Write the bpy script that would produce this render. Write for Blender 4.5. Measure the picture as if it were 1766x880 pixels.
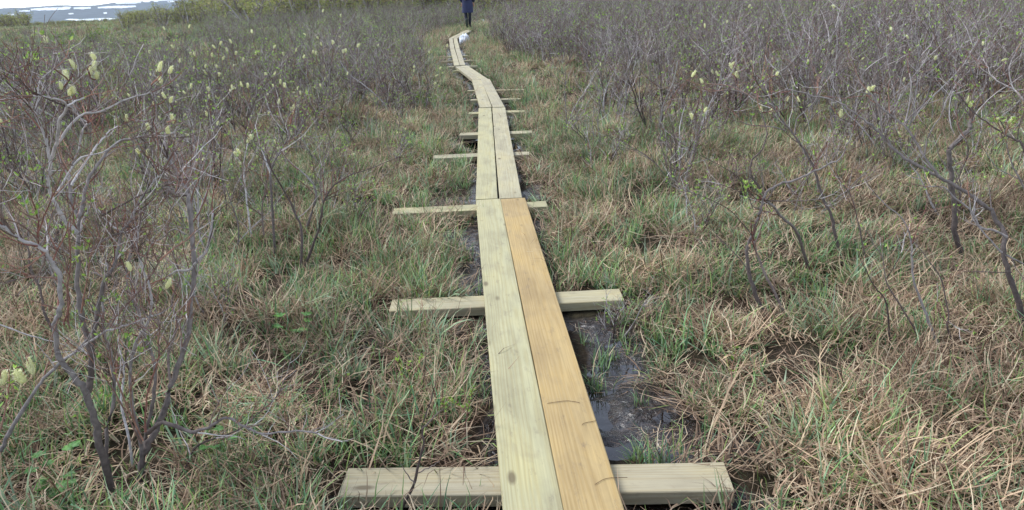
import bpy, bmesh, math, random
import numpy as np
from mathutils import Vector, Matrix

for o in list(bpy.data.objects):
    bpy.data.objects.remove(o)
S = bpy.context.scene
COL = S.collection
rad = math.radians

# ------------------------------------------------------------------ camera
CAM_H, FPX, PITCH, ROLL = 1.67, 1374.0, rad(18.8), rad(2.3)
cam = bpy.data.cameras.new('camera')
cam.sensor_width = 36.0
cam.lens = FPX / 1766.0 * 36.0
cam.clip_start, cam.clip_end = 0.05, 40000.0
cam_o = bpy.data.objects.new('camera', cam)
COL.objects.link(cam_o)
CAM_ROT = Matrix.Rotation(math.pi / 2 - PITCH, 3, 'X') @ Matrix.Rotation(-ROLL, 3, 'Z')
cam_o.matrix_world = Matrix.Translation((0, 0, CAM_H)) @ CAM_ROT.to_4x4()
S.camera = cam_o

# ------------------------------------------------------------------ sky (bright overcast) and sun
SUN_EL, SUN_AZ = rad(52), rad(-62)
w = bpy.data.worlds.new('World')
S.world = w
w.use_nodes = True
nt = w.node_tree
nt.nodes.clear()
sky = nt.nodes.new('ShaderNodeTexSky')
sky.sky_type = 'NISHITA'
sky.sun_disc = False
sky.sun_elevation = SUN_EL
sky.sun_rotation = SUN_AZ
sky.air_density, sky.dust_density, sky.ozone_density = 1.0, 0.5, 1.5
sky.altitude = 1800.0
hs = nt.nodes.new('ShaderNodeHueSaturation')
hs.inputs['Saturation'].default_value = 0.5
bg = nt.nodes.new('ShaderNodeBackground')
bg.inputs['Strength'].default_value = 0.15
wo = nt.nodes.new('ShaderNodeOutputWorld')
nt.links.new(sky.outputs['Color'], hs.inputs['Color'])
nt.links.new(hs.outputs['Color'], bg.inputs['Color'])
nt.links.new(bg.outputs['Background'], wo.inputs['Surface'])
sun = bpy.data.lights.new('sun', 'SUN')
sun.energy, sun.angle, sun.color = 1.5, rad(24), (1.0, 0.985, 0.96)
sun_o = bpy.data.objects.new('sun', sun)
COL.objects.link(sun_o)
sun_o.rotation_euler = (math.pi / 2 - SUN_EL, 0, math.pi - SUN_AZ)
S.view_settings.view_transform = 'Standard'
S.view_settings.look = 'None'
S.view_settings.exposure = 1.32
S.view_settings.gamma = 1.0
S.view_settings.use_curve_mapping = False
S.render.engine = 'CYCLES'
S.cycles.max_bounces = 5
S.cycles.diffuse_bounces = 3
S.cycles.transparent_max_bounces = 8

# ------------------------------------------------------------------ helpers
R3, U3, F3 = CAM_ROT.col[0], CAM_ROT.col[1], -CAM_ROT.col[2]


def ray(px, py):
    return F3 + R3 * ((px - 883.0) / FPX) - U3 * ((py - 440.0) / FPX)


def onz(px, py, z=0.0):
    d = ray(px, py)
    t = (z - CAM_H) / d.z
    return Vector((d.x * t, d.y * t, z))


def aty(px, py, y):
    d = ray(px, py)
    t = y / d.y
    return Vector((d.x * t, y, CAM_H + d.z * t))


def lin(r, g, b):
    def c(v):
        v /= 255.0
        return v / 12.92 if v <= 0.04045 else ((v + 0.055) / 1.055) ** 2.4
    return (c(r), c(g), c(b))


def tag(o, label=None, cat=None, group=None, kind=None):
    if label: o['label'] = label
    if cat: o['category'] = cat
    if group: o['group'] = group
    if kind: o['kind'] = kind
    return o


def empty(name, loc=(0, 0, 0)):
    o = bpy.data.objects.new(name, None)
    o.empty_display_size = 0.1
    o.location = loc
    COL.objects.link(o)
    return o


def link(name, me, parent=None, mat=None):
    o = bpy.data.objects.new(name, me)
    COL.objects.link(o)
    if mat and not me.materials:
        me.materials.append(mat)
    if parent:
        o.parent = parent
    return o


class MB:
    """mesh collector with a colour per vertex"""
    def __init__(s):
        s.v, s.f, s.c = [], [], []

    def tube(s, pts, rads, sides=5, cols=None, cap=True):
        n = len(pts)
        base = len(s.v)
        up = Vector((0.31, 0.17, 0.93))
        for i, p in enumerate(pts):
            t = (pts[min(i + 1, n - 1)] - pts[max(i - 1, 0)])
            if t.length < 1e-9: t = Vector((0, 0, 1))
            t.normalize()
            a = t.cross(up)
            if a.length < 0.05: a = t.cross(Vector((1, 0, 0)))
            a.normalize()
            b = t.cross(a)
            r = rads[i]
            for k in range(sides):
                th = 2 * math.pi * k / sides
                s.v.append(p + a * (math.cos(th) * r) + b * (math.sin(th) * r))
                s.c.append(cols[i] if cols else (1, 1, 1))
        for i in range(n - 1):
            for k in range(sides):
                k2 = (k + 1) % sides
                s.f.append((base + i * sides + k, base + i * sides + k2, base + (i + 1) * sides + k2, base + (i + 1) * sides + k))
        if cap:
            s.f.append(tuple(base + (n - 1) * sides + k for k in range(sides)))

    def poly(s, pts, col=(1, 1, 1)):
        b = len(s.v)
        s.v.extend(pts)
        s.c.extend([col] * len(pts))
        s.f.append(tuple(range(b, b + len(pts))))

    def mesh(s, name, mat=None, smooth=False, origin=None):
        me = bpy.data.meshes.new(name)
        off = origin or Vector((0, 0, 0))
        me.from_pydata([tuple(Vector(p) - off) for p in s.v], [], s.f)
        at = me.color_attributes.new('col', 'FLOAT_COLOR', 'POINT')
        buf = np.ones((len(s.v), 4), dtype=np.float32)
        if s.c: buf[:, :3] = np.array(s.c, dtype=np.float32)
        at.data.foreach_set('color', buf.ravel())
        if mat: me.materials.append(mat)
        if smooth:
            me.polygons.foreach_set('use_smooth', [True] * len(me.polygons))
        me.update()
        return me


# vectorised value noise
def _h(ix, iy, seed):
    n = (ix.astype(np.int64) * 374761393 + iy.astype(np.int64) * 668265263 + seed * 982451653) & 0xFFFFFFFF
    n = ((n ^ (n >> 13)) * 1274126177) & 0xFFFFFFFF
    n = n ^ (n >> 16)
    return (n & 0xFFFF) / 65535.0


def vnoise(x, y, seed=0):
    x = np.asarray(x, dtype=float); y = np.asarray(y, dtype=float)
    ix, iy = np.floor(x), np.floor(y)
    fx, fy = x - ix, y - iy
    fx = fx * fx * (3 - 2 * fx); fy = fy * fy * (3 - 2 * fy)
    a = _h(ix, iy, seed); b = _h(ix + 1, iy, seed); c = _h(ix, iy + 1, seed); d = _h(ix + 1, iy + 1, seed)
    return (a * (1 - fx) + b * fx) * (1 - fy) + (c * (1 - fx) + d * fx) * fy


def fbm(x, y, seed=0, oct=3):
    s, amp, tot = 0.0, 1.0, 0.0
    for i in range(oct):
        s = s + amp * vnoise(x * 2 ** i + 17.3 * i, y * 2 ** i - 9.1 * i, seed + i)
        tot += amp
        amp *= 0.5
    return s / tot


def sstep(a, b, x):
    t = np.clip((np.asarray(x, dtype=float) - a) / (b - a), 0, 1)
    return t * t * (3 - 2 * t)


# ------------------------------------------------------------------ materials
def new_mat(name):
    m = bpy.data.materials.new(name)
    m.use_nodes = True
    n = m.node_tree.nodes
    n.clear()
    out = n.new('ShaderNodeOutputMaterial')
    return m, n, m.node_tree.links, out


def N(n, typ, **kw):
    x = n.new(typ)
    for k, v in kw.items():
        if k in x.inputs:
            x.inputs[k].default_value = v
        else:
            setattr(x, k, v)
    return x


def mixc(n, l, fac, a, b, mode='MIX'):
    m = n.new('ShaderNodeMix')
    m.data_type = 'RGBA'
    m.blend_type = mode
    for sock, val in ((m.inputs[0], fac), (m.inputs[6], a), (m.inputs[7], b)):
        if hasattr(val, 'is_output') and val.is_output:
            l.new(val, sock)
        elif isinstance(val, (int, float)):
            sock.default_value = val
        else:
            sock.default_value = (*val, 1)
    return m.outputs[2]


def ramp(n, l, fac, stops):
    r = n.new('ShaderNodeValToRGB')
    e = r.color_ramp.elements
    while len(e) < len(stops): e.new(0.5)
    for i, (p, c) in enumerate(stops):
        e[i].position = p
        e[i].color = (c, c, c, 1) if isinstance(c, (int, float)) else (*c, 1)
    l.new(fac, r.inputs[0])
    return r.outputs[0]


def vcol_material(name, rough=0.8, transl=0.0, noise_scale=0.0, noise_amt=0.0, inst_var=0.0, patch=0.0, spec=0.2):
    """colour comes from the vertices, varied by noise and from copy to copy"""
    m, n, l, out = new_mat(name)
    a = N(n, 'ShaderNodeAttribute', attribute_name='col')
    col = a.outputs['Color']
    if noise_amt:
        tc = n.new('ShaderNodeNewGeometry')
        no = N(n, 'ShaderNodeTexNoise', Scale=noise_scale, Detail=3.0)
        l.new(tc.outputs['Position'], no.inputs['Vector'])
        f = ramp(n, l, no.outputs['Fac'], [(0.3, 1 - noise_amt), (0.7, 1 + noise_amt)])
        col = mixc(n, l, 1.0, col, f, 'MULTIPLY')
    if patch:
        tc = n.new('ShaderNodeNewGeometry')
        no = N(n, 'ShaderNodeTexNoise', Scale=1.3, Detail=2.0)
        l.new(tc.outputs['Position'], no.inputs['Vector'])
        f = ramp(n, l, no.outputs['Fac'], [(0.35, (1 - patch, 1 - patch, 1 - patch)), (0.65, (1 + patch, 1 + patch, 1 + patch * .8))])
        col = mixc(n, l, 1.0, col, f, 'MULTIPLY')
    if inst_var:
        oi = n.new('ShaderNodeObjectInfo')
        f = ramp(n, l, oi.outputs['Random'], [(0.0, 1 - inst_var), (1.0, 1 + inst_var)])
        col = mixc(n, l, 1.0, col, f, 'MULTIPLY')
    p = N(n, 'ShaderNodeBsdfPrincipled', Roughness=rough)
    p.inputs['Specular IOR Level'].default_value = spec
    l.new(col, p.inputs['Base Color'])
    sh = p.outputs[0]
    if transl:
        t = n.new('ShaderNodeBsdfTranslucent')
        l.new(col, t.inputs['Color'])
        mx = N(n, 'ShaderNodeMixShader')
        mx.inputs[0].default_value = transl
        l.new(p.outputs[0], mx.inputs[1]); l.new(t.outputs[0], mx.inputs[2])
        sh = mx.outputs[0]
    l.new(sh, out.inputs['Surface'])
    return m


M_GRASS = vcol_material('grass_blades', rough=0.6, transl=0.25, inst_var=0.22, patch=0.18, spec=0.25)
M_BARK = vcol_material('willow_bark', rough=0.85, noise_scale=55.0, noise_amt=0.3, inst_var=0.12)
M_LEAF = vcol_material('young_leaves', rough=0.5, transl=0.3, inst_var=0.2, spec=0.3)
M_CATKIN = vcol_material('catkin_fluff', rough=0.9, transl=0.35, inst_var=0.1)


def wood_material():
    m, n, l, out = new_mat('treated_wood')
    tc = n.new('ShaderNodeTexCoord')
    oi = n.new('ShaderNodeObjectInfo')
    off = N(n, 'ShaderNodeVectorMath', operation='SCALE')
    cx = N(n, 'ShaderNodeCombineXYZ', X=37.0, Y=0.05, Z=0.0)
    l.new(cx.outputs[0], off.inputs[0]); l.new(oi.outputs['Random'], off.inputs['Scale'])
    add = N(n, 'ShaderNodeVectorMath', operation='ADD')
    l.new(tc.outputs['Object'], add.inputs[0]); l.new(off.outputs[0], add.inputs[1])
    co = add.outputs[0]

    def mapped(sx, sy, sz, loc=(0, 0, 0)):
        mp = n.new('ShaderNodeMapping')
        mp.inputs['Scale'].default_value = (sx, sy, sz)
        mp.inputs['Location'].default_value = loc
        l.new(co, mp.inputs['Vector'])
        return mp.outputs[0]
    # growth rings cut along the board
    wv = N(n, 'ShaderNodeTexWave', wave_type='RINGS', rings_direction='X', Scale=26.0, Distortion=7.0, Detail=2.0)
    wv.inputs['Detail Scale'].default_value = 0.8
    l.new(mapped(0.10, 1.0, 1.0, (0, 0.015, 0.06)), wv.inputs['Vector'])
    fib = N(n, 'ShaderNodeTexNoise', Scale=1.0, Detail=4.0)
    l.new(mapped(3.0, 160.0, 160.0), fib.inputs['Vector'])
    blot = N(n, 'ShaderNodeTexNoise', Scale=1.0, Detail=4.0)
    l.new(mapped(2.2, 6.0, 6.0), blot.inputs['Vector'])
    dirt = N(n, 'ShaderNodeTexNoise', Scale=1.0, Detail=6.0, Roughness=0.7)
    l.new(mapped(9.0, 22.0, 22.0), dirt.inputs['Vector'])
    smear = N(n, 'ShaderNodeTexNoise', Scale=1.0, Detail=5.0, Roughness=0.65, Distortion=0.6)
    l.new(mapped(3.4, 7.0, 7.0, (3.1, 0, 0)), smear.inputs['Vector'])
    kn = N(n, 'ShaderNodeTexVoronoi', Scale=1.0)
    l.new(mapped(2.6, 7.0, 0.0), kn.inputs['Vector'])
    base = oi.outputs['Color']
    c = mixc(n, l, ramp(n, l, wv.outputs['Fac'], [(0.3, 0.0), (0.9, 0.42)]), base, (0.80, 0.72, 0.58), 'MULTIPLY')
    c = mixc(n, l, 1.0, c, ramp(n, l, fib.outputs['Fac'], [(0.3, 0.86), (0.7, 1.08)]), 'MULTIPLY')
    c = mixc(n, l, 1.0, c, ramp(n, l, blot.outputs['Fac'], [(0.3, (0.80, 0.79, 0.80)), (0.5, (1, 1, 1)), (0.7, (1.10, 1.07, 0.96))]), 'MULTIPLY')
    c = mixc(n, l, ramp(n, l, dirt.outputs['Fac'], [(0.57, 0.0), (0.72, 0.5)]), c, (0.14, 0.11, 0.085))
    c = mixc(n, l, ramp(n, l, smear.outputs['Fac'], [(0.52, 0.0), (0.70, 0.24)]), c, (0.17, 0.135, 0.10))
    c = mixc(n, l, ramp(n, l, kn.outputs['Distance'], [(0.06, 0.8), (0.13, 0.0)]), c, (0.12, 0.09, 0.05))
    p = N(n, 'ShaderNodeBsdfPrincipled', Roughness=0.72)
    p.inputs['Specular IOR Level'].default_value = 0.25
    l.new(c, p.inputs['Base Color'])
    bp = N(n, 'ShaderNodeBump', Strength=0.25, Distance=0.002)
    l.new(fib.outputs['Fac'], bp.inputs['Height'])
    l.new(bp.outputs[0], p.inputs['Normal'])
    l.new(p.outputs[0], out.inputs['Surface'])
    return m


M_WOOD = wood_material()


def ground_material():
    m, n, l, out = new_mat('peat_and_thatch')
    g = n.new('ShaderNodeNewGeometry')
    a = N(n, 'ShaderNodeAttribute', attribute_name='col')
    n1 = N(n, 'ShaderNodeTexNoise', Scale=3.0, Detail=6.0)
    n2 = N(n, 'ShaderNodeTexNoise', Scale=42.0, Detail=6.0, Roughness=0.7)
    n3 = N(n, 'ShaderNodeTexNoise', Scale=0.5, Detail=4.0)
    for x in (n1, n2, n3): l.new(g.outputs['Position'], x.inputs['Vector'])
    thatch = mixc(n, l, ramp(n, l, n1.outputs['Fac'], [(0.35, 0.0), (0.65, 1.0)]), lin(62, 50, 39), lin(54, 51, 36))
    thatch = mixc(n, l, 1.0, thatch, ramp(n, l, n2.outputs['Fac'], [(0.3, 0.4), (0.7, 1.2)]), 'MULTIPLY')
    far = mixc(n, l, ramp(n, l, n3.outputs['Fac'], [(0.4, 0.0), (0.6, 1.0)]), lin(84, 90, 56), lin(104, 92, 74))
    sep = n.new('ShaderNodeSeparateColor')
    l.new(a.outputs['Color'], sep.inputs[0])
    mud = mixc(n, l, ramp(n, l, n2.outputs['Fac'], [(0.4, 0.0), (0.62, 1.0)]), lin(20, 16, 13), lin(56, 43, 34))
    c = mixc(n, l, sep.outputs['Green'], thatch, far)
    c = mixc(n, l, sep.outputs['Red'], c, mud)
    p = n.new('ShaderNodeBsdfPrincipled')
    l.new(ramp(n, l, sep.outputs['Red'], [(0.3, 0.15), (0.8, 0.5)]), p.inputs['Specular IOR Level'])
    l.new(c, p.inputs['Base Color'])
    wet = ramp(n, l, n1.outputs['Fac'], [(0.38, 0.07), (0.66, 0.34)])
    l.new(mixc(n, l, ramp(n, l, sep.outputs['Red'], [(0.3, 0.0), (0.8, 1.0)]), (.95, .95, .95), wet), p.inputs['Roughness'])
    bp = N(n, 'ShaderNodeBump', Strength=0.9, Distance=0.03)
    n4 = N(n, 'ShaderNodeTexNoise', Scale=16.0, Detail=5.0, Roughness=0.6, Distortion=1.0)
    l.new(g.outputs['Position'], n4.inputs['Vector'])
    l.new(n4.outputs['Fac'], bp.inputs['Height'])
    l.new(bp.outputs[0], p.inputs['Normal'])
    l.new(p.outputs[0], out.inputs['Surface'])
    return m


def water_material(name, col, rough, bump, scale):
    m, n, l, out = new_mat(name)
    g = n.new('ShaderNodeNewGeometry')
    no = N(n, 'ShaderNodeTexNoise', Scale=scale, Detail=4.0)
    l.new(g.outputs['Position'], no.inputs['Vector'])
    p = N(n, 'ShaderNodeBsdfPrincipled', Roughness=rough)
    p.inputs['Base Color'].default_value = (*col, 1)
    p.inputs['Specular IOR Level'].default_value = 0.7
    bp = N(n, 'ShaderNodeBump', Strength=bump, Distance=0.01)
    l.new(no.outputs['Fac'], bp.inputs['Height'])
    l.new(bp.outputs[0], p.inputs['Normal'])
    l.new(p.outputs[0], out.inputs['Surface'])
    return m


def plain(name, col, rough=0.8, scale=4.0, amt=0.15, bump=0.0):
    m, n, l, out = new_mat(name)
    tc = n.new('ShaderNodeTexCoord')
    no = N(n, 'ShaderNodeTexNoise', Scale=scale, Detail=4.0)
    l.new(tc.outputs['Object'], no.inputs['Vector'])
    c = mixc(n, l, 1.0, col, ramp(n, l, no.outputs['Fac'], [(0.3, 1 - amt), (0.7, 1 + amt)]), 'MULTIPLY')
    p = N(n, 'ShaderNodeBsdfPrincipled', Roughness=rough)
    l.new(c, p.inputs['Base Color'])
    if bump:
        bp = N(n, 'ShaderNodeBump', Strength=bump, Distance=0.02)
        l.new(no.outputs['Fac'], bp.inputs['Height'])
        l.new(bp.outputs[0], p.inputs['Normal'])
    l.new(p.outputs[0], out.inputs['Surface'])
    return m


# ------------------------------------------------------------------ boardwalk layout (metres, worked out on the deck plane)
DECK, TH = 0.125, 0.046
BEAM_TOP = DECK - TH


def dk(px, py):
    return onz(px, py, DECK)


# each plank: left/right edge at the near end and at the far end, board colour
GRN, TAN, PALE, GREY = lin(171, 166, 131), lin(172, 149, 104), lin(171, 164, 135), lin(166, 159, 134)
a0, a1 = dk(921, 880), dk(842, 344)
b0, b1 = dk(1024, 880), dk(884.5, 343)
dA = (a1 - a0).normalized(); dB = (b1 - b0).normalized()
PLANKS = [
    (a1 - dA * 4.9, a1, 0.187, GRN), (b1 - dB * 4.9, b1, 0.185, TAN),
    (dk(839.3, 342.5), dk(836.2, 186), 0.168, GRN), (dk(881, 342), dk(860.2, 186), 0.172, PALE),
    (dk(838, 185), dk(822.2, 138), 0.158, PALE), (dk(860.4, 185), dk(837, 137), 0.155, GREY),
    (dk(822, 137.5), dk(791, 114.5), 0.13, GREY), (dk(835.5, 137), dk(801, 113.5), 0.13, PALE),
    (dk(788, 113), dk(780, 84), 0.112, PALE), (dk(798, 112.5), dk(789, 84), 0.112, GREY),
    (dk(780, 83.7), dk(777.3, 66), 0.115, GREY), (dk(789, 83.7), dk(785, 66), 0.115, PALE),
    (dk(778, 66), dk(806, 52), 0.13, PALE), (dk(785, 66.3), dk(810, 53), 0.13, GREY),
]
# the pair the photographer stands on goes on behind the camera
PLANKS += [(PLANKS[0][0] - dA * 4.9, PLANKS[0][0] - dA * 0.006, 0.187, PALE), (PLANKS[1][0] - dB * 4.9, PLANKS[1][0] - dB * 0.006, 0.185, GRN)]
WALK = [PLANKS[14][0] * .5 + PLANKS[15][0] * .5]
for i in range(0, 14, 2):
    WALK.append((PLANKS[i][0] + PLANKS[i + 1][0]) / 2)
WALK.append((PLANKS[12][1] + PLANKS[13][1]) / 2)
WALK.append(WALK[-1] + Vector((1.5, 4.5, 0)))
WXY = np.array([[p.x, p.y] for p in WALK])


def walk_dist(x, y):
    x = np.asarray(x, dtype=float); y = np.asarray(y, dtype=float)
    best = np.full(np.broadcast(x, y).shape, 1e9)
    sign = np.ones_like(best)
    for (ax, ay), (bx, by) in zip(WXY[:-1], WXY[1:]):
        dx, dy = bx - ax, by - ay
        L = dx * dx + dy * dy
        t = np.clip(((x - ax) * dx + (y - ay) * dy) / L, 0, 1)
        ex, ey = x - (ax + t * dx), y - (ay + t * dy)
        d = np.hypot(ex, ey)
        sg = np.where(dx * ey - dy * ex > 0, -1.0, 1.0)     # + is right of the walk
        sel = d < best
        best = np.where(sel, d, best); sign = np.where(sel, sg, sign)
    return best, sign


# wet hollows: (x, y, radius along x, radius along y)
def gp(px, py): return onz(px, py, 0.02)


HOLLOWS = []
for px, py, rx, ry in ((1064, 640, .18, .40), (1116, 725, .25, .31), (1055, 582, .13, .26), (1180, 770, .19, .12), (1045, 760, .17, .17), (1150, 700, .16, .24), (1205, 760, .14, .12),
                       (806, 480, .12, .30), (795, 410, .14, .22), (838, 660, .07, .25), (842, 740, .06, .15), (925, 400, .09, .4),
                       (920, 330, .1, .3), (895, 246, .2, .42), (814, 248, .24, .42), (790, 347, .26, .14), (700, 880, .4, .12),
                       (1150, 885, .4, .12), (650, 590, .10, .10), (1250, 775, .08, .08), (1295, 780, .09, .07), (880, 205, .12, .4), (745, 565, .14, .08), (1580, 735, .08, .06), (640, 690, .07, .06), (1010, 560, .1, .1)):
    q = gp(px, py)
    HOLLOWS.append((q.x, q.y, rx, ry))


def mud_amount(x, y):
    m = np.zeros(np.broadcast(x, y).shape)
    wob = (fbm(np.asarray(x) * 7.0, np.asarray(y) * 7.0, 77, 3) - 0.5) * 1.1
    for hx, hy, rx, ry in HOLLOWS:
        q = np.hypot((x - hx) / rx, (y - hy) / ry)
        m = np.maximum(m, 1 - sstep(0.75, 1.2, q + wob))
    d, s = walk_dist(x, y)
    m = np.maximum(m, (1 - sstep(0.18, 0.27, d + wob * 0.16)) * 0.9)
    return m


LAKE_Z = -52.0


def terrain(x, y):
    """ground height: hummocks on the plateau, the valley falling away on the left"""
    x = np.asarray(x, dtype=float); y = np.asarray(y, dtype=float)
    r = np.hypot(x, y)
    near = 1 - sstep(30, 60, r)
    d, s = walk_dist(x, y)
    lift = sstep(0.25, 1.4, d)
    hum = 0.02 + lift * (0.02 + 0.16 * (fbm(x * 1.1, y * 1.1, 5, 3) - 0.3)) + 0.05 * lift * (fbm(x * 3.3, y * 3.3, 9, 2) - 0.5)
    hum = hum * near + (1 - near) * 0.06
    m = mud_amount(x, y) if r.min() < 14 else np.zeros_like(r)
    fine = (fbm(x * 9, y * 9, 21, 3) - 0.46) * 0.085
    h = hum * (1 - m) + m * (0.0 + fine)
    az = np.degrees(np.arctan2(x, np.maximum(y, 1e-3)))
    left = 1 - sstep(-19, -6, az)
    fall = np.where(r < 60, 0.0, -(r - 60) / 2400.0 * 58.0)
    fall = np.maximum(fall, -57.0) - 80 * sstep(2500, 5200, r)
    h = h + left * fall
    h = h + (1 - left) * 0.022 * np.maximum(r - 70, 0) * (1 - sstep(300, 900, r)) * 0.25
    return h


# ------------------------------------------------------------------ ground, lake, hills
def grid_mesh(name, X, Y, Z, cols=None):
    ny, nx = X.shape
    me = bpy.data.meshes.new(name)
    co = np.stack([X, Y, Z], -1).reshape(-1, 3)
    idx = np.arange(nx * ny).reshape(ny, nx)
    q = np.stack([idx[:-1, :-1], idx[:-1, 1:], idx[1:, 1:], idx[1:, :-1]], -1).reshape(-1, 4)
    me.vertices.add(len(co)); me.vertices.foreach_set('co', co.ravel())
    me.loops.add(q.size); me.loops.foreach_set('vertex_index', q.ravel())
    me.polygons.add(len(q))
    me.polygons.foreach_set('loop_start', np.arange(0, q.size, 4))
    me.polygons.foreach_set('loop_total', np.full(len(q), 4))
    me.polygons.foreach_set('use_smooth', np.ones(len(q), dtype=bool))
    me.update(calc_edges=True)
    if cols is not None:
        at = me.color_attributes.new('col', 'FLOAT_COLOR', 'POINT')
        b = np.ones((len(co), 4), dtype=np.float32)
        b[:, :3] = cols.reshape(-1, 3)
        at.data.foreach_set('color', b.ravel())
    return me


u = np.linspace(-1, 1, 381)
v = np.linspace(0, 1, 381)
gx = 7.5 * u + 60 * u ** 5 + 9000 * u ** 15
gy = -2.5 + 12 * v + 70 * v ** 5 + 9500 * v ** 15
X, Y = np.meshgrid(gx, gy)
Z = terrain(X, Y)
rr = np.hypot(X, Y)
cols = np.stack([mud_amount(X, Y) * (1 - sstep(20, 30, rr)), sstep(25, 60, rr), np.zeros_like(X)], -1)
ground = link('ground', grid_mesh('ground', X, Y, Z, cols), None, ground_material())
tag(ground, 'boggy peat ground of the tundra heath under grass and willows', None, None, 'structure')

M_PUDDLE = water_material('bog_water', lin(28, 23, 20), 0.05, 0.4, 9.0)


def puddle(px, py, rx, ry, z, label, seed):
    c = gp(px, py)
    b = MB()
    ring = []
    rnd = random.Random(seed)
    for k in range(28):
        th = 2 * math.pi * k / 28
        q = 1 + 0.22 * math.sin(2 * th + seed) + 0.15 * math.sin(3 * th + 2 * seed) + rnd.uniform(-.08, .08)
        ring.append(Vector((c.x + math.cos(th) * rx * q, c.y + math.sin(th) * ry * q, z)))
    b.poly(ring)
    o = link('puddle', b.mesh('puddle'), None, M_PUDDLE)
    tag(o, label, None, None, 'structure')


puddle(1120, 690, .5, .7, 0.0, 'shallow dark puddle in the mud right of the nearest planks', 1)
puddle(895, 247, .5, .6, 0.006, 'glinting puddle between two crossbeams right of the planks', 2)
puddle(815, 249, .5, .6, 0.006, 'glinting puddle between two crossbeams left of the planks', 3)
puddle(795, 350, .3, .2, -0.002, 'small wet spot behind the third crossbeam', 4)

# lake in the valley on the left
M_LAKE = water_material('lake_ice', lin(214, 224, 236), 0.35, 0.05, 0.05)
lk = MB()
ring = []
for px, py in ((112, 33.6), (128, 35.6), (150, 36.2), (176, 35.2), (198, 34.0), (202, 32.2), (186, 31.2), (165, 32.0), (140, 33.2), (120, 32.6)):
    p = onz(px, py, LAKE_Z); ring.append(p)
lk.poly(ring)
tag(link('lake', lk.mesh('lake'), None, M_LAKE), 'narrow pale lake lying in the valley below the hills', None, None, 'structure')

# far hills with old snow
HILL_SKY = [(-300, 26), (-80, 17), (0, 15), (60, 12), (100, 9.5), (170, 9), (200, 4.5), (240, 2.5), (300, 0), (420, -6), (560, -10), (800, -8)]


def sky_y(px):
    for (x0, y0), (x1, y1) in zip(HILL_SKY[:-1], HILL_SKY[1:]):
        if x0 <= px <= x1:
            return y0 + (y1 - y0) * (px - x0) / (x1 - x0)
    return HILL_SKY[-1][1]


def hill_point(px, t, dz=0.0):
    """px picks the direction, t 0..1 goes from the foot (4.2 km) up to the ridge (7 km)"""
    d = ray(px, 20)
    hd = Vector((d.x, d.y, 0)); hd.normalize()
    r = 4200 + 2800 * t
    foot = -128.0
    top_ray = ray(px, sky_y(px))
    top = CAM_H + top_ray.z / math.hypot(top_ray.x, top_ray.y) * 7000.0
    n = float(fbm(px * 0.021, t * 3.0, 31, 4)) - 0.5
    z = foot + (top - foot) * (t ** 1.25) + n * 26 * math.sin(math.pi * min(t, 1.0)) + (float(fbm(px * .05, 4.2, 8, 3)) - .5) * 9 * t
    return Vector((hd.x * r, hd.y * r, z + dz))


pxs = np.linspace(-300, 800, 140)
ts = np.linspace(-0.05, 1.0, 26)
H = np.array([[hill_point(float(p), max(float(t), 0)) for p in pxs] for t in ts])
back = H[-1] * np.array([1.25, 1.25, 1.0]) - np.array([0, 0, 200.0])
H[0] = H[1] - np.array([0, 0, 40.0])
H = np.concatenate([H, back[None]], 0)
hills = link('hills', grid_mesh('hills', H[..., 0], H[..., 1], H[..., 2]), None, plain('hill_heath', lin(50, 60, 66), 0.95, 0.012, 0.6))
tag(hills, 'low blue grey hills on the far side of the valley', None, None, 'structure')
M_SNOW = plain('old_snow', (0.60, 0.645, 0.70), 0.6, 3.0, 0.06, 0.3)


def t_for(px, py):
    lo, hi = 0.02, 1.0
    target = ray(px, py)
    ta = target.z / math.hypot(target.x, target.y)
    best, bt = 9, 0.5
    for k in range(60):
        t = 0.02 + 0.98 * k / 59
        p = hill_point(px, t)
        e = abs((p.z - CAM_H) / math.hypot(p.x, p.y) - ta)
        if e < best: best, bt = e, t
    return bt


SNOW = [(33, 52, 20.5, 1.6), (54, 122, 17.0, 4.2), (128, 158, 15.5, 3.0), (170, 236, 13.6, 3.2), (202, 246, 6.4, 2.2), (12, 24, 27.2, 1.6),
        (250, 262, 4.0, 2.0), (268, 276, 3.8, 1.2), (292, 305, 4.0, 2.0), (110, 124, 14.2, 1.6), (178, 184, 24.3, 1.4), (117, 126, 25.3, 1.2), (262, 330, 1.0, 1.6)]
for i, (x0, x1, yc, hh) in enumerate(SNOW):
    n = max(5, int((x1 - x0) / 4) + 3)
    rows = []
    rnd = random.Random(i + 3)
    pts_lo, pts_hi = [], []
    for k in range(n):
        f = k / (n - 1)
        px = x0 + (x1 - x0) * f
        prof = math.sin(math.pi * min(max(f, .06), .94)) ** 0.45
        tilt = -(px - (x0 + x1) / 2) * 0.035
        lo, hi = yc + tilt + hh * .5 * prof * rnd.uniform(.7, 1.1), yc + tilt - hh * .5 * prof * rnd.uniform(.7, 1.1)
        pts_lo.append((px, t_for(px, lo))); pts_hi.append((px, t_for(px, hi)))
    A = []
    for s in range(4):
        A.append([hill_point(p[0], p[1] + (q[1] - p[1]) * s / 3, 3.0 + 1.5 * s) for p, q in zip(pts_lo, pts_hi)])
    A = np.array(A)
    so = link('snow_patch', grid_mesh('snow_patch', A[..., 0], A[..., 1], A[..., 2]), None, M_SNOW)
    tag(so, 'white patch of old snow on the distant hillside', None, 'snow patches on the far hills', 'structure')

# ------------------------------------------------------------------ boardwalk: planks and crossbeams
walk = tag(empty('boardwalk', (a0.x, a0.y, 0)), 'narrow boardwalk of paired wooden planks laid on crossbeams across the bog', 'boardwalk')


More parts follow.
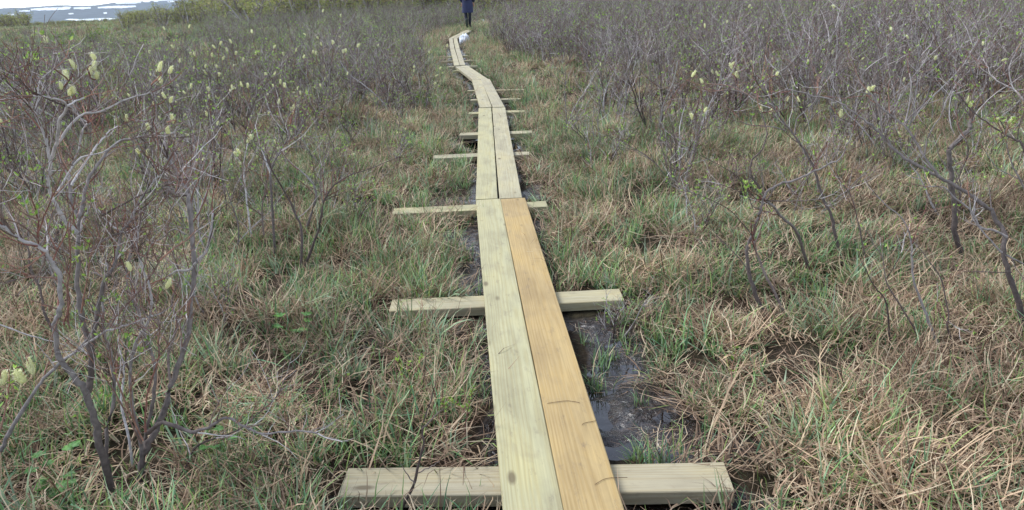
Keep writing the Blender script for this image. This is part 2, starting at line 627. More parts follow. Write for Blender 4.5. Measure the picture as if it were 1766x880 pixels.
def board(name, p0, p1, width, thick, top, colr, seed, bend=0.004, parent=walk):
    L = (p1 - p0).length
    rnd = random.Random(seed)
    bm = bmesh.new()
    nseg = max(4, int(L / 0.35))
    rows = []
    bx, by, tw = rnd.uniform(-bend, bend), rnd.uniform(-bend, bend), rnd.uniform(-.012, .012)
    ch = 0.0035
    prof = [(-width / 2, -thick), (width / 2, -thick), (width / 2, -ch), (width / 2 - ch, 0), (-width / 2 + ch, 0), (-width / 2, -ch)]
    for i in range(nseg + 1):
        f = i / nseg
        s = math.sin(math.pi * f)
        row = []
        for (yy, zz) in prof:
            row.append(bm.verts.new((-L / 2 + L * f + (rnd.uniform(-.0015, .0015) if i in (0, nseg) else 0), yy + by * s + rnd.uniform(-.0006, .0006), zz + bx * s + yy * tw * (f - .5))))
        rows.append(row)
    k = len(prof)
    for i in range(nseg):
        for j in range(k):
            bm.faces.new((rows[i][j], rows[i][(j + 1) % k], rows[i + 1][(j + 1) % k], rows[i + 1][j]))
    bm.faces.new(rows[0][::-1]); bm.faces.new(rows[-1])
    bmesh.ops.recalc_face_normals(bm, faces=bm.faces)
    me = bpy.data.meshes.new(name)
    bm.to_mesh(me); bm.free()
    o = link(name, me, parent, M_WOOD)
    d = (p1 - p0).normalized()
    mid = (p0 + p1) / 2
    o.location = Vector((mid.x, mid.y, top)) - Vector(parent.location)
    o.rotation_euler = (0, -math.asin(d.z), math.atan2(d.y, d.x))
    o.color = (*colr, 1)
    return o


for i, (p0, p1, wd, c) in enumerate(PLANKS):
    o = board('plank', p0, p1, wd, TH, DECK + (0.0, .003, -.002, .002)[i % 4], c, 40 + i)
    if i == 0: o['label'] = 'long greenish yellow plank nearest the camera'
    if i == 1: o['label'] = 'long tan orange plank nearest the camera'
BEAMS = [((592, 830), (1257, 820)), ((674, 526), (1072, 507)), ((678, 364), (943, 351)), ((748, 270), (912, 264)), ((793, 231), (918, 227)),
         ((808, 195), (905, 191)), ((812, 172), (898, 170)), ((806, 156), (904, 154)),
         ((781, 122), (815, 121)), ((772, 114.5), (824, 113.6)), ((748, 106), (837, 103)), ((743, 98), (806, 96)), ((762, 80), (797, 79))]
BSEG = []
for i, (l_, r_) in enumerate(BEAMS):
    p0, p1 = onz(*l_, BEAM_TOP), onz(*r_, BEAM_TOP)
    board('crossbeam', p0, p1, 0.165 if i < 6 else .11, 0.047, BEAM_TOP - 0.0015, (GREY, PALE, GRN)[i % 3] if i else lin(168, 159, 133), 90 + i, .002)
    BSEG.append((p0, p1))
pb = PLANKS[0][0] * .5 + PLANKS[1][0] * .5
board('crossbeam', pb + Vector((-.65, .02, 0)), pb + Vector((.65, -.02, 0)), 0.165, 0.047, BEAM_TOP - .0015, GREY, 120, .002)
BSEG.append((pb + Vector((-.65, 0, 0)), pb + Vector((.65, 0, 0))))


def beam_clear(x, y, margin):
    """True where no crossbeam lies"""
    ok = np.ones(np.broadcast(x, y).shape, dtype=bool)
    for p0, p1 in BSEG:
        dx, dy = p1.x - p0.x, p1.y - p0.y
        L = dx * dx + dy * dy
        t = np.clip(((x - p0.x) * dx + (y - p0.y) * dy) / L, 0, 1)
        ok &= np.hypot(x - p0.x - t * dx, y - p0.y - t * dy) > margin
    return ok


# ------------------------------------------------------------------ scattering for what nobody could count
def scatter(name, protos, P, E, SC, IDX, label):
    me = bpy.data.meshes.new(name)
    n = len(P)
    me.vertices.add(n)
    me.vertices.foreach_set('co', np.asarray(P, dtype=np.float32).ravel())
    a = me.attributes.new('rot', 'FLOAT_VECTOR', 'POINT'); a.data.foreach_set('vector', np.asarray(E, dtype=np.float32).ravel())
    a = me.attributes.new('scl', 'FLOAT_VECTOR', 'POINT'); a.data.foreach_set('vector', np.asarray(SC, dtype=np.float32).ravel())
    a = me.attributes.new('pick', 'INT', 'POINT'); a.data.foreach_set('value', np.asarray(IDX, dtype=np.int32))
    me.update()
    o = link(name, me)
    ng = bpy.data.node_groups.new(name + '_scatter', 'GeometryNodeTree')
    ng.interface.new_socket('Geometry', in_out='INPUT', socket_type='NodeSocketGeometry')
    ng.interface.new_socket('Geometry', in_out='OUTPUT', socket_type='NodeSocketGeometry')
    n_, l_ = ng.nodes, ng.links
    gi, go = n_.new('NodeGroupInput'), n_.new('NodeGroupOutput')
    g2i = n_.new('GeometryNodeGeometryToInstance')
    # instances are listed in link order: last linked comes first, so link in reverse
    for pr in reversed(protos):
        oi = n_.new('GeometryNodeObjectInfo')
        oi.inputs['Object'].default_value = pr
        l_.new(oi.outputs['Geometry'], g2i.inputs[0])

    def attr(nm, t):
        x = n_.new('GeometryNodeInputNamedAttribute')
        x.data_type = t
        x.inputs['Name'].default_value = nm
        return x.outputs['Attribute']
    iop = n_.new('GeometryNodeInstanceOnPoints')
    e2r = n_.new('FunctionNodeEulerToRotation')
    l_.new(attr('rot', 'FLOAT_VECTOR'), e2r.inputs[0])
    l_.new(gi.outputs[0], iop.inputs['Points'])
    l_.new(g2i.outputs[0], iop.inputs['Instance'])
    iop.inputs['Pick Instance'].default_value = True
    l_.new(attr('pick', 'INT'), iop.inputs['Instance Index'])
    l_.new(e2r.outputs[0], iop.inputs['Rotation'])
    l_.new(attr('scl', 'FLOAT_VECTOR'), iop.inputs['Scale'])
    l_.new(iop.outputs[0], go.inputs[0])
    md = o.modifiers.new('scatter', 'NODES')
    md.node_group = ng
    tag(o, label, None, None, 'stuff')
    return o


def proto(name, me):
    return bpy.data.objects.new(name, me)      # never linked to the scene: only its mesh is used


# ------------------------------------------------------------------ grass
DEAD = np.array([lin(194, 170, 140), lin(178, 152, 125), lin(202, 181, 152), lin(154, 129, 107), lin(186, 159, 132), lin(122, 99, 81), lin(208, 190, 162), lin(168, 140, 117), lin(96, 76, 61)])
GREEN = np.array([lin(134, 168, 102), lin(114, 152, 92), lin(154, 180, 122), lin(110, 152, 112), lin(160, 182, 106), lin(130, 164, 124), lin(94, 130, 78), lin(170, 190, 148)])
SEDGE = np.array([lin(138, 164, 132), lin(150, 170, 132), lin(160, 174, 146)])


def blades(rg, P, az, lean, curve, curl, L, wd, col, segs=3, twist=1.0):
    """n narrow leaves at once; each bends over (curve) and swings sideways (curl)"""
    n = len(P)
    V = np.zeros((n, segs + 1, 2, 3))
    q = P.copy()
    ang, a = lean.copy(), az.copy()
    tw = rg.uniform(-twist, twist, n)
    for i in range(segs + 1):
        f = i / segs
        ww = (wd * (1 - f ** 1.7) * .5 + .0003)[:, None]
        side = np.stack([-np.sin(a) * np.cos(tw * f), np.cos(a) * np.cos(tw * f), np.sin(tw * f)], -1)
        V[:, i, 0] = q - side * ww
        V[:, i, 1] = q + side * ww
        st = (L / segs)[:, None]
        q = q + np.stack([np.cos(a) * np.sin(ang), np.sin(a) * np.sin(ang), np.cos(ang)], -1) * st
        q[:, 2] = np.maximum(q[:, 2], .003)
        ang = ang + curve / segs
        a = a + curl / segs
    base = (np.arange(n) * (segs + 1) * 2)[:, None, None]
    k = (np.arange(segs) * 2)[None, :, None]
    F = (base + k + np.array([0, 1, 3, 2])[None, None, :]).reshape(-1, 4)
    C = np.repeat(col, (segs + 1) * 2, 0)
    return V.reshape(-1, 3), F, C


def clump(rg, x, y, kind, size=1.0, wide=1.0, segs=3, few=1.0):
    """one tuft at (x, y): kind 0 dead mat, 1 green, 2 mixed, 3 sedge, 4 straw lying flat"""
    n = int((36, 24, 32, 12, 12)[kind] * few)
    R = (.13, .055, .11, .045, .10)[kind] * size
    r = R * np.sqrt(rg.random(n)); th = rg.uniform(0, 6.28, n)
    main = rg.uniform(0, 6.28)
    comb = .75 if kind in (0, 4) else .45
    az = np.where(rg.random(n) > comb, th + rg.normal(0, .9, n), main + rg.normal(0, .55, n))
    u_ = rg.uniform
    if kind == 0:
        dead = rg.random(n) > .06
        lean, curve, curl, L = u_(.45, 1.5, n), u_(-.3, 1.6, n), rg.normal(0, 1.1, n), u_(.08, .27, n)
        z = u_(0, .05, n)
    elif kind == 1:
        dead = rg.random(n) < .15
        lean, curve, curl, L = u_(.03, .7, n), u_(0, 1.0, n), rg.normal(0, .5, n), u_(.07, .22, n)
        z = np.zeros(n)
    elif kind == 2:
        dead = rg.random(n) < .62
        lean, curve, curl, L = np.where(dead, u_(.5, 1.45, n), u_(.1, .8, n)), u_(0, 1.2, n), rg.normal(0, .8, n), u_(.07, .22, n)
        z = np.where(dead, u_(0, .04, n), 0)
    elif kind == 3:
        dead = rg.random(n) < .12
        lean, curve, curl, L = u_(.1, .85, n), u_(.1, 1.2, n), rg.normal(0, .4, n), u_(.12, .26, n)
        z = np.zeros(n)
    else:
        dead = rg.random(n) < .9
        lean, curve, curl, L = u_(1.35, 1.6, n), u_(-.1, .3, n), rg.normal(0, 1.3, n), u_(.06, .22, n)
        z = u_(0, .015, n)
    wd = (u_(.0028, .0062, n), u_(.004, .0078, n), u_(.003, .0065, n), u_(.007, .011, n), u_(.0025, .005, n))[kind] * wide
    live = SEDGE if kind == 3 else GREEN
    col = np.where(dead[:, None], DEAD[rg.integers(0, len(DEAD), n)], live[rg.integers(0, len(live), n)])
    col = col * u_(.55, 1.2, (n, 1))
    L = L * .86
    P = np.stack([x + r * np.cos(th), y + r * np.sin(th), z], -1)
    return blades(rg, P, az, lean, curve, curl, L * size, wd, col, segs)


def blade_mesh(name, parts):
    off, V, F, C = 0, [], [], []
    for v_, f_, c_ in parts:
        V.append(v_); F.append(f_ + off); C.append(c_); off += len(v_)
    V, F, C = np.concatenate(V), np.concatenate(F), np.concatenate(C)
    me = bpy.data.meshes.new(name)
    me.vertices.add(len(V)); me.vertices.foreach_set('co', V.astype(np.float32).ravel())
    me.loops.add(F.size); me.loops.foreach_set('vertex_index', F.astype(np.int32).ravel())
    me.polygons.add(len(F))
    me.polygons.foreach_set('loop_start', np.arange(0, F.size, 4))
    me.polygons.foreach_set('loop_total', np.full(len(F), 4))
    me.update(calc_edges=True)
    at = me.color_attributes.new('col', 'FLOAT_COLOR', 'POINT')
    b = np.ones((len(V), 4), dtype=np.float32); b[:, :3] = C
    at.data.foreach_set('color', b.ravel())
    me.materials.append(M_GRASS)
    return me


def sod(seed, size, dens, weights, s=1.0, wide=1.0, segs=3, few=1.0):
    rg = np.random.default_rng(seed)
    n = int(size * size * dens)
    kinds = rg.choice(4, n, p=np.array(weights) / sum(weights))
    nc = max(4, int(n / 5.5))
    cen = rg.uniform(-size / 2, size / 2, (nc, 2))
    ck = rg.uniform(.6, 1.3, nc)
    parts = []
    for k in kinds:
        c = rg.integers(0, nc)
        loose = rg.random() < .2
        p = rg.uniform(-size / 2, size / 2, 2) if loose else cen[c] + rg.normal(0, .055 * s, 2)
        parts.append(clump(rg, p[0], p[1], int(k), s * rg.uniform(.8, 1.15) * (.7 if loose else ck[c]), wide, segs, few))
    return proto('sod', blade_mesh('sod', parts))


LOD = [(0.5, 180, 1.0, 1.0, 3, 1.0), (1.1, 48, 1.25, 1.7, 3, .9), (2.6, 14, 1.5, 3.0, 2, .9)]
MIXES = [(7, .8, 1.9, .3), (4.8, 1.8, 2.9, .5), (2.7, 3.1, 3, .8)]          # browner ... greener
SODS = []
for li, (sz, de, s_, wi, sg, fw) in enumerate(LOD):
    for mi_, mx in enumerate(MIXES):
        for q in range((5, 3, 2)[li]):
            SODS.append((li, mi_, sod(1000 * li + 100 * mi_ + q, sz, de, mx, s_, wi, sg, fw)))
SINGLE = []
for kd in range(5):
    for q in range(5):
        rg = np.random.default_rng(9000 + kd * 10 + q)
        SINGLE.append(proto('tuft', blade_mesh('tuft', [clump(rg, 0, 0, kd)])))
PROTO = [p for _, _, p in SODS] + SINGLE
N_SOD = len(SODS)
rng = np.random.default_rng(11)
GX, GY, GI, GS, GR, GT = [], [], [], [], [], []


def greenness(x, y):
    d, s = walk_dist(x, y)
    return fbm(x * .8, y * .8, 41, 3) + np.where(s < 0, .045, -.01) + np.where(y > 4, .06, 0.0) + np.where(y > 7, .05, 0.0) + np.where(y > 12, .06, 0.0)


# sods on a jittered grid, coarser with distance
for li, (r0, r1) in enumerate(((0.7, 10.5), (10.5, 24), (24, 105))):
    sz = LOD[li][0]
    yy = np.arange(r0 + sz / 2, r1 + sz / 2, sz)
    for yv in yy:
        half = yv * .72 + 1.4 + sz
        xx = np.arange(-half, half, sz)
        x = xx + rng.uniform(-.12, .12, len(xx)) * sz
        y = yv + rng.uniform(-.12, .12, len(xx)) * sz
        d, s = walk_dist(x, y)
        clear = sz * .62 + (.32 if li == 0 else .25)
        keep = d > clear
        if li == 0: keep &= (mud_amount(x, y) < .25) & beam_clear(x, y, .46)
        x, y = x[keep], y[keep]
        n = len(x)
        if not n: continue
        g = greenness(x, y) + rng.normal(0, .05, n)
        mi_ = np.where(g < .46, 0, np.where(g < .56, 1, 2))
        per = (5, 3, 2)[li]
        start = (0, 15, 24)[li]
        GI.append(start + mi_ * per + rng.integers(0, per, n))
        GX.append(x); GY.append(y); GS.append(rng.uniform(.85, 1.2, n)); GR.append(rng.integers(0, 4, n) * math.pi / 2 + rng.normal(0, .12, n))
        GT.append(np.ones(n))
# single tufts in the strip along the walk and round the mud
for r0, r1, dens in ((0.8, 6, 190), (6, 10.5, 120), (10.5, 24, 50), (24, 40, 26)):
    n = int((r1 - r0) * 4.4 * dens)
    y = rng.uniform(r0, r1, n)
    wx = np.interp(y, WXY[:, 1], WXY[:, 0])
    x = wx + rng.uniform(-2.6, 2.6, n)
    d, s = walk_dist(x, y)
    mud = mud_amount(x, y)
    sz = LOD[0 if r1 < 11 else 1 if r1 < 25 else 2][0]
    band_ = d < sz * .62 + (.32 if r1 < 11 else .25) + .05
    if r1 < 11: band_ |= (mud > .1) | ~beam_clear(x, y, .48)
    keep = band_ & (d > .215 + (.05 if r1 > 11 else 0)) & beam_clear(x, y + .03, .14) & (rng.random(n) > mud * .72)
    x, y, d, mud = x[keep], y[keep], d[keep], mud[keep]
    n = len(x)
    g = sstep(.36, .66, greenness(x, y))
    roll = rng.random(n)
    kd = np.where(roll < .12 + .25 * g, 1, np.where(roll < .45 + .2 * g, 2, np.where(roll < .5 + .2 * g, 3, 0)))
    kd = np.where((mud > .35) & (rng.random(n) < .62), 4, np.where((mud > .35) & (rng.random(n) < .8), 1, kd))
    small = (mud > .3) | (d < .3)
    GI.append(N_SOD + kd * 5 + rng.integers(0, 5, n))
    GX.append(x); GY.append(y); GS.append(rng.uniform(.7, 1.2, n) * np.where(small, .7, 1.0) * (1 if r1 < 11 else 1.25 if r1 < 25 else 1.6)); GR.append(rng.uniform(0, 6.28, n)); GT.append(np.zeros(n))
GX, GY, GI, GS, GR, GT = map(np.concatenate, (GX, GY, GI, GS, GR, GT))
e = .15
GZ = terrain(GX, GY) - .006
tx = np.where(GT > 0, (terrain(GX + e, GY) - terrain(GX - e, GY)) / (2 * e), 0)
ty = np.where(GT > 0, (terrain(GX, GY + e) - terrain(GX, GY - e)) / (2 * e), 0)
# tilt with the ground: rotate about z first, then lean
c_, s_ = np.cos(GR), np.sin(GR)
EX = np.arctan(ty * c_ - tx * s_); EY = -np.arctan(tx * c_ + ty * s_)
SC = np.stack([GS, GS, GS * rng.uniform(.75, 1.25, len(GX))], -1)
SC[GT > 0, :2] = 1.06


def zyx(rz, ex, ey):
    """Euler XYZ of Rz(rz) applied after the small local tilts"""
    out = np.zeros((len(rz), 3))
    for i in range(len(rz)):
        m = Matrix.Rotation(rz[i], 3, 'Z') @ Matrix.Rotation(ey[i], 3, 'Y') @ Matrix.Rotation(ex[i], 3, 'X')
        out[i] = m.to_euler('XYZ')
    return out


scatter('grass', PROTO, np.stack([GX, GY, GZ], -1), zyx(GR, EX, EY), SC, GI, 'matted dead sedge and fresh green grass covering the bog')

# ------------------------------------------------------------------ willow shrubs
BARK_G = [lin(158, 152, 149), lin(138, 131, 128), lin(178, 173, 171), lin(120, 112, 108)]
OLD = [lin(84, 74, 70), lin(94, 84, 79)]
BARK_D = [lin(100, 89, 85), lin(78, 68, 64), lin(118, 106, 100)]
RED = [lin(126, 88, 78), lin(106, 74, 66), lin(144, 108, 92), lin(120, 98, 88)]
TWIG = [lin(160, 151, 148), lin(136, 125, 121), lin(188, 181, 178), lin(110, 97, 91), lin(80, 68, 63), lin(102, 87, 79)]
LEAFC = [lin(150, 182, 84), lin(130, 168, 76), lin(168, 190, 100)]


def smooth_path(pts, sub, rnd, wob):
    out = []
    n = len(pts)
    for i in range(n - 1):
        p0, p1, p2, p3 = pts[max(i - 1, 0)], pts[i], pts[i + 1], pts[min(i + 2, n - 1)]
        for k in range(sub):
            t = k / sub
            q = 0.5 * ((2 * p1) + (p2 - p0) * t + (2 * p0 - 5 * p1 + 4 * p2 - p3) * t * t + (3 * p1 - p0 - 3 * p2 + p3) * t ** 3)
            if wob and not (i == 0 and k == 0):
                q = q + Vector((rnd.gauss(0, wob), rnd.gauss(0, wob), rnd.gauss(0, wob)))
            out.append(q)
    out.append(pts[-1])
    return out


def rvec(rnd):
    while True:
        q = Vector((rnd.uniform(-1, 1), rnd.uniform(-1, 1), rnd.uniform(-1, 1)))
        if .05 < q.length < 1: return q.normalized()


def twig(b, tips, p, d, L, r, rnd, level, pal, sides=3, fork=2.6):
    """a kinked shoot with shorter shoots along it"""
    n = 5 if L > .12 else 4
    pts, dirs = [p.copy()], []
    d = d.normalized()
    for i in range(n):
        d = (d + rvec(rnd) * 0.26 + Vector((0, 0, 0.09))).normalized()
        p = p + d * (L / n)
        pts.append(p.copy()); dirs.append(d.copy())
    c0 = rnd.choice(pal)
    k = rnd.uniform(.8, 1.2)
    c = tuple(x * k for x in c0)
    rr_ = [max(r * (1 - 0.75 * i / n), 0.0008) for i in range(n + 1)]
    b.tube(pts, rr_, sides, [c] * (n + 1), cap=False)
    tips.append((pts[-1], dirs[-1]))
    if level > 0:
        m = int(rnd.uniform(fork * .6, fork * 1.5))
        for j in range(m):
            i = rnd.randint(1, n - 1)
            dd = (dirs[i] * rnd.uniform(.5, 1.0) + rvec(rnd) * .75).normalized()
            twig(b, tips, pts[i], dd, L * rnd.uniform(.4, .7), rr_[i] * .72, rnd, level - 1, pal, sides, fork)


def leaf_cluster(b, p, d, rnd, n, L, pal=LEAFC):
    for k in range(n):
        v = (d + rvec(rnd) * .9).normalized()
        s = v.cross(rvec(rnd)).normalized()
        l = L * rnd.uniform(.6, 1.2)
        c0 = rnd.choice(pal); q = rnd.uniform(.8, 1.2)
        b.poly([p, p + v * l * .5 + s * l * .2, p + v * l, p + v * l * .5 - s * l * .2], tuple(x * q for x in c0))


def make_catkin(seed):
    """plump willow catkin: a tapered core bristling with pale stamens"""
    rnd = random.Random(seed)
    b = MB()
    n = 7
    core = [Vector((0.05 * math.sin(i * .5), 0, i / n)) for i in range(n + 1)]
    b.tube(core, [.05, .16, .20, .21, .20, .17, .12, .04], 6, [lin(226, 226, 176)] * (n + 1))
    for k in range(130):
        f = rnd.uniform(.03, 1)
        th = rnd.uniform(0, 6.28)
        r = .2 * math.sin(math.pi * min(max(f, .08), .9)) ** .5
        o = Vector((math.cos(th), math.sin(th), 0))
        s = Vector((-math.sin(th), math.cos(th), 0)) * .028
        p = Vector((.05 * math.sin(f * n * .5), 0, f)) + o * r * .8
        tip = p + (o * 1.0 + Vector((0, 0, .45))) * rnd.uniform(.14, .27)
        c = rnd.choice([lin(236, 238, 206), lin(226, 230, 186), lin(242, 243, 222), lin(232, 230, 178)])
        b.poly([p - s, p + s, tip], c)
    return b.mesh('catkin', M_CATKIN)


CATKINS = [make_catkin(s) for s in range(3)]


def put_catkin(parent, p, d, size, rnd):
    o = link('catkin', rnd.choice(CATKINS), parent)
    q = d.to_track_quat('Z', 'Y')
    o.matrix_world = Matrix.Translation(p) @ q.to_matrix().to_4x4() @ Matrix.Rotation(rnd.uniform(0, 6.28), 4, 'Z') @ Matrix.Diagonal((size, size, size * rnd.uniform(.85, 1.15), 1))
    o.matrix_parent_inverse = Matrix.Translation(-Vector(parent.location))
    return o


def traced_shrub(label, base_px, stems, catkins=(), group=None, seed=1, base_y=None, twig_n=5, twig_len=.22, leaves=40, leaf_px=(), catkin_size=.030, redness=.5, tw_r=.0026, fork=2.2, silver=True):
    """a shrub that stands at base_px; every stem: (points, radius at foot, radius at tip, depth change at tip, tone)"""
    rnd = random.Random(seed)
    g = onz(*base_px, 0.05)
    by = base_y or g.y
    root = tag(empty('willow_shrub', (g.x, by, float(terrain(g.x, by)))), label, 'shrub', group)
    tw, tips, lf = MB(), [], MB()
    inv = Vector(root.location)
    for (pts, r0, r1, d0, d1, tone) in stems:
        n = len(pts)
        w3 = [aty(x, y, by + d0 + (d1 - d0) * i / (n - 1)) for i, (x, y) in enumerate(pts)]
        path = smooth_path(w3, 4, rnd, r0 * .16)
        m = len(path)
        pal = {'g': BARK_G, 'd': BARK_D, 'r': RED}[tone]
        c0 = rnd.choice(pal); c1 = rnd.choice(pal)
        if tone == 'g' and r0 > .009:      # old bark at the foot is brownish grey, the upper limbs are silvery
            c0, c1 = OLD[len(root.children) % 2], rnd.choice(BARK_G[:3] if silver else BARK_G[1::2])
        elif tone == 'g': c0 = c1 = rnd.choice(BARK_G[:3] if silver else BARK_G[1::2])
        rads_ = [max((r0 + (r1 - r0) * (i / (m - 1)) ** .7) * .86 * rnd.uniform(.88, 1.14), .0011) for i in range(m)]
        cs = [tuple(c0[k] + (c1[k] - c0[k]) * i / (m - 1) for k in range(3)) for i in range(m)]
        b = MB()
        b.tube(path, rads_, 7, cs)
        so = link('stem', b.mesh('stem', M_BARK, True, inv), root)
        if tone == 'r': so['label'] = 'thin reddish brown young stem'
        L = sum((path[i + 1] - path[i]).length for i in range(m - 1))
        cnt = int(twig_n * L / .45 * rnd.uniform(.7, 1.3))
        for j in range(cnt):
            i = min(m - 2, int(m * (1 - (1 - rnd.random()) ** 1.7 * .7)))
            if i < m * .25 and n > 5: continue
            t = (path[i + 1] - path[i]).normalized()
            dd = (t * rnd.uniform(.3, .9) + rvec(rnd) * .7 + Vector((0, 0, .25))).normalized()
            twig(tw, tips, path[i], dd, twig_len * rnd.uniform(.5, 1.25), min(rads_[i] * .6, tw_r), rnd, 1, RED if rnd.random() < redness else TWIG, 4, fork)
        twig(tw, tips, path[-1], (path[-1] - path[-2]).normalized(), twig_len * .6, r1, rnd, 1, RED if rnd.random() < redness else TWIG, 4, fork)
    o = link('twigs', tw.mesh('twigs', M_BARK, False, inv), root); o['kind'] = 'stuff'
    for k in range(leaves):
        p, d = rnd.choice(tips)
        leaf_cluster(lf, p, d, rnd, 3, .016)
    for (px, py, dy, n, sz) in leaf_px:
        p = aty(px, py, by + dy)
        for k in range(n):
            leaf_cluster(lf, p + rvec(rnd) * sz, Vector((0, 0, 1)), rnd, 3, .022)
    if lf.v:
        o = link('leaves', lf.mesh('leaves', M_LEAF, False, inv), root); o['kind'] = 'stuff'
    for (px, py, dy, s) in catkins:
        p = aty(px, py, by + dy)
        d = (Vector((0, 0, 1)) + rvec(rnd) * .55).normalized()
        put_catkin(root, p - d * catkin_size * s * .5, d, catkin_size * s, rnd)
        near = min(tips, key=lambda t: (t[0] - p).length)
        if (near[0] - p).length > .02:
            b = MB()
            mid = (near[0] + p) / 2 + rvec(rnd) * .02
            b.tube(smooth_path([near[0], mid, p - d * catkin_size * s * .5], 3, rnd, 0), [.002] * 7, 4, [rnd.choice(RED)] * 7)
            link('stem', b.mesh('stem', M_BARK, True, inv), root)
    return root


